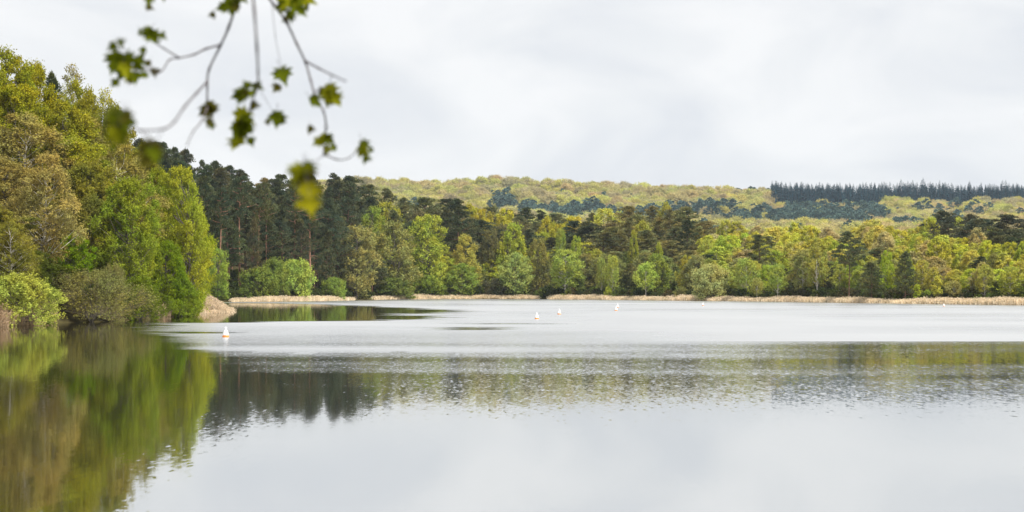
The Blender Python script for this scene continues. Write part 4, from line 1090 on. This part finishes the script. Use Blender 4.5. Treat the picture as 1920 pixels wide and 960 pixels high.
# leaves: px, py of the middle, size in px, roll, distance, form, yaw, tint number
LV = [(212, 118, 62, .5, 6.1, 1, .4, 0), (240, 128, 72, -.3, 6.1, 0, -.5, 0), (226, 136, 50, .2, 6.05, 3, .9, 1), (252, 150, 40, -.1, 6.1, 2, .2, 0), (243, 154, 34, .4, 6.1, 3, -.8, 1), (262, 118, 34, -1.1, 6.2, 4, .7, 0), (268, 96, 18, .2, 6.2, 4, 0, 0),
      (272, 58, 34, .9, 6.3, 2, .5, 0), (288, 72, 42, -.6, 6.3, 1, .1, 0), (304, 72, 26, -1.2, 6.3, 4, .9, 0), (286, 138, 26, -.4, 6.3, 4, .6, 2), (206, 88, 30, .8, 5.2, 4, .4, 0), (222, 84, 22, -.5, 5.2, 4, .9, 0),
      (276, 2, 30, .2, 6.4, 2, .3, 0), (304, -4, 26, -.3, 6.4, 4, .4, 0), (424, 6, 52, .8, 6.6, 0, .5, 0), (440, 20, 46, -.2, 6.6, 3, -.4, 0), (412, 14, 30, 1.2, 6.6, 4, .2, 0), (452, 2, 36, -.9, 6.6, 2, .8, 0),
      (536, 8, 62, .4, 6.6, 0, -.3, 1), (556, 18, 58, -.5, 6.6, 1, .6, 0), (580, 0, 46, -1.0, 6.6, 0, .2, 1), (538, 34, 40, .2, 6.6, 3, .9, 0), (524, 12, 34, 1.1, 6.6, 2, .0, 0), (562, -8, 60, .1, 6.5, 0, .4, 0),
      (531, 147, 52, -.35, 6.7, 0, .25, 0), (381, 206, 40, .9, 6.6, 2, .5, 2), (394, 206, 42, -.2, 6.6, 4, .2, 2), (390, 232, 26, .3, 6.0, 4, .2, 2),
      (442, 176, 40, 1.1, 6.3, 2, .5, 0), (456, 184, 44, .3, 6.3, 1, -.4, 0), (486, 166, 30, -1.2, 6.2, 4, .4, 0), (462, 160, 28, 1.3, 6.2, 4, .1, 0), (470, 200, 24, .1, 6.3, 4, .9, 2),
      (446, 226, 62, .7, 6.4, 0, .6, 1), (468, 236, 58, -.8, 6.4, 1, -.3, 0), (440, 250, 50, .4, 6.4, 2, .4, 0), (447, 276, 52, .1, 6.4, 3, -.5, 1), (470, 268, 22, -.5, 6.4, 4, .3, 0), (456, 246, 40, -.2, 6.4, 4, .9, 0),
      (517, 226, 46, .1, 6.3, 2, .3, 0), (508, 218, 26, 1.2, 6.3, 4, .5, 0), (612, 178, 58, .3, 6.45, 0, .9, 1), (628, 192, 44, -.5, 6.45, 1, .5, 1), (602, 172, 28, .9, 6.5, 4, .2, 2), (618, 188, 40, .2, 6.45, 4, -.4, 1),
      (578, 244, 20, .1, 6.3, 4, .6, 2), (601, 262, 40, .6, 6.3, 2, .6, 1), (618, 264, 32, -.9, 6.3, 1, .2, 0), (609, 284, 28, -.2, 6.3, 4, .5, 1), (682, 280, 42, -.25, 6.1, 0, .8, 0), (676, 284, 34, .5, 6.1, 2, .3, 1),
      (214, 236, 70, .5, 4.05, 0, .5, 0), (230, 252, 60, -.2, 4.05, 1, -.3, 0), (242, 228, 44, -1.0, 4.05, 3, .3, 2), (206, 252, 46, .9, 4.0, 2, .6, 1), (228, 226, 50, .1, 4.1, 3, .9, 0),
      (276, 288, 66, .6, 3.95, 0, .3, 2), (292, 290, 64, -.4, 3.95, 1, -.4, 2), (282, 296, 50, .0, 3.9, 3, .8, 0),
      (556, 330, 66, .5, 4.15, 0, .4, 1), (584, 342, 60, -.6, 4.15, 1, -.2, 2), (570, 322, 50, .0, 4.15, 2, .9, 0), (576, 366, 60, .1, 4.0, 3, .3, 3), (582, 392, 54, -.1, 3.9, 0, .4, 3)]
g2 = random.Random(5)
for q in list(LV):      # smaller leaves crowd beside most of the larger ones
    if q[2] > 24 and g2.random() < .75:
        LV.append((q[0] + g2.uniform(-.42, .42) * q[2], q[1] + g2.uniform(-.15, .5) * q[2], q[2] * g2.uniform(.4, .7), g2.uniform(-1.2, 1.2), q[4] + g2.uniform(-.05, .1), g2.randrange(5), g2.uniform(-1, 1), q[7] if q[7] == 3 else g2.choice((0, 0, 2, q[7]))))
TT = [(.10, .125, .007), (.23, .24, .01), (.085, .08, .012), (.28, .26, .01)]
for px, py, s, roll, D, f, yaw, c in LV:
    o = obj('leaf', LEAF[f], maple)
    sz = s * D / F * (.82 if s > 24 else 1)
    p = pt(px, py, D) - np.array(base)
    M = Euler((random.Random(px * 7 + py).uniform(-.3, .5), roll, 0), 'XYZ').to_matrix() @ Euler((0, 0, yaw), 'XYZ').to_matrix()
    off = M @ Vector((0, 0, -.48 * sz))
    o.matrix_basis = Matrix.Translation(Vector(p) - off) @ M.to_4x4() @ Matrix.Scale(sz, 4)
    o['tint'] = [q * (1 + .15 * math.sin(px * 3.1)) for q in TT[c]]

# ------------------------------------------------------------------ haze over the valley
HZ = (-1500, 1500, -30, 3400, -5.5, 215)
V = [(x, y, z) for z in HZ[4:6] for y in HZ[2:4] for x in HZ[0:2]]
me = bpy.data.meshes.new('haze'); me.from_pydata(V, [], [(0, 2, 3, 1), (4, 5, 7, 6), (0, 1, 5, 4), (2, 6, 7, 3), (0, 4, 6, 2), (1, 3, 7, 5)])
m, t, out = new_mat('pale_haze')
pv = N(t, 'ShaderNodeVolumePrincipled'); pv.inputs['Color'].default_value = (.70, .84, 1.0, 1); pv.inputs['Density'].default_value = 4.8e-5; pv.inputs['Anisotropy'].default_value = .0
t.links.new(pv.outputs[0], out.inputs['Volume']); me.materials.append(m)
tag(obj('haze', me), kind='stuff')
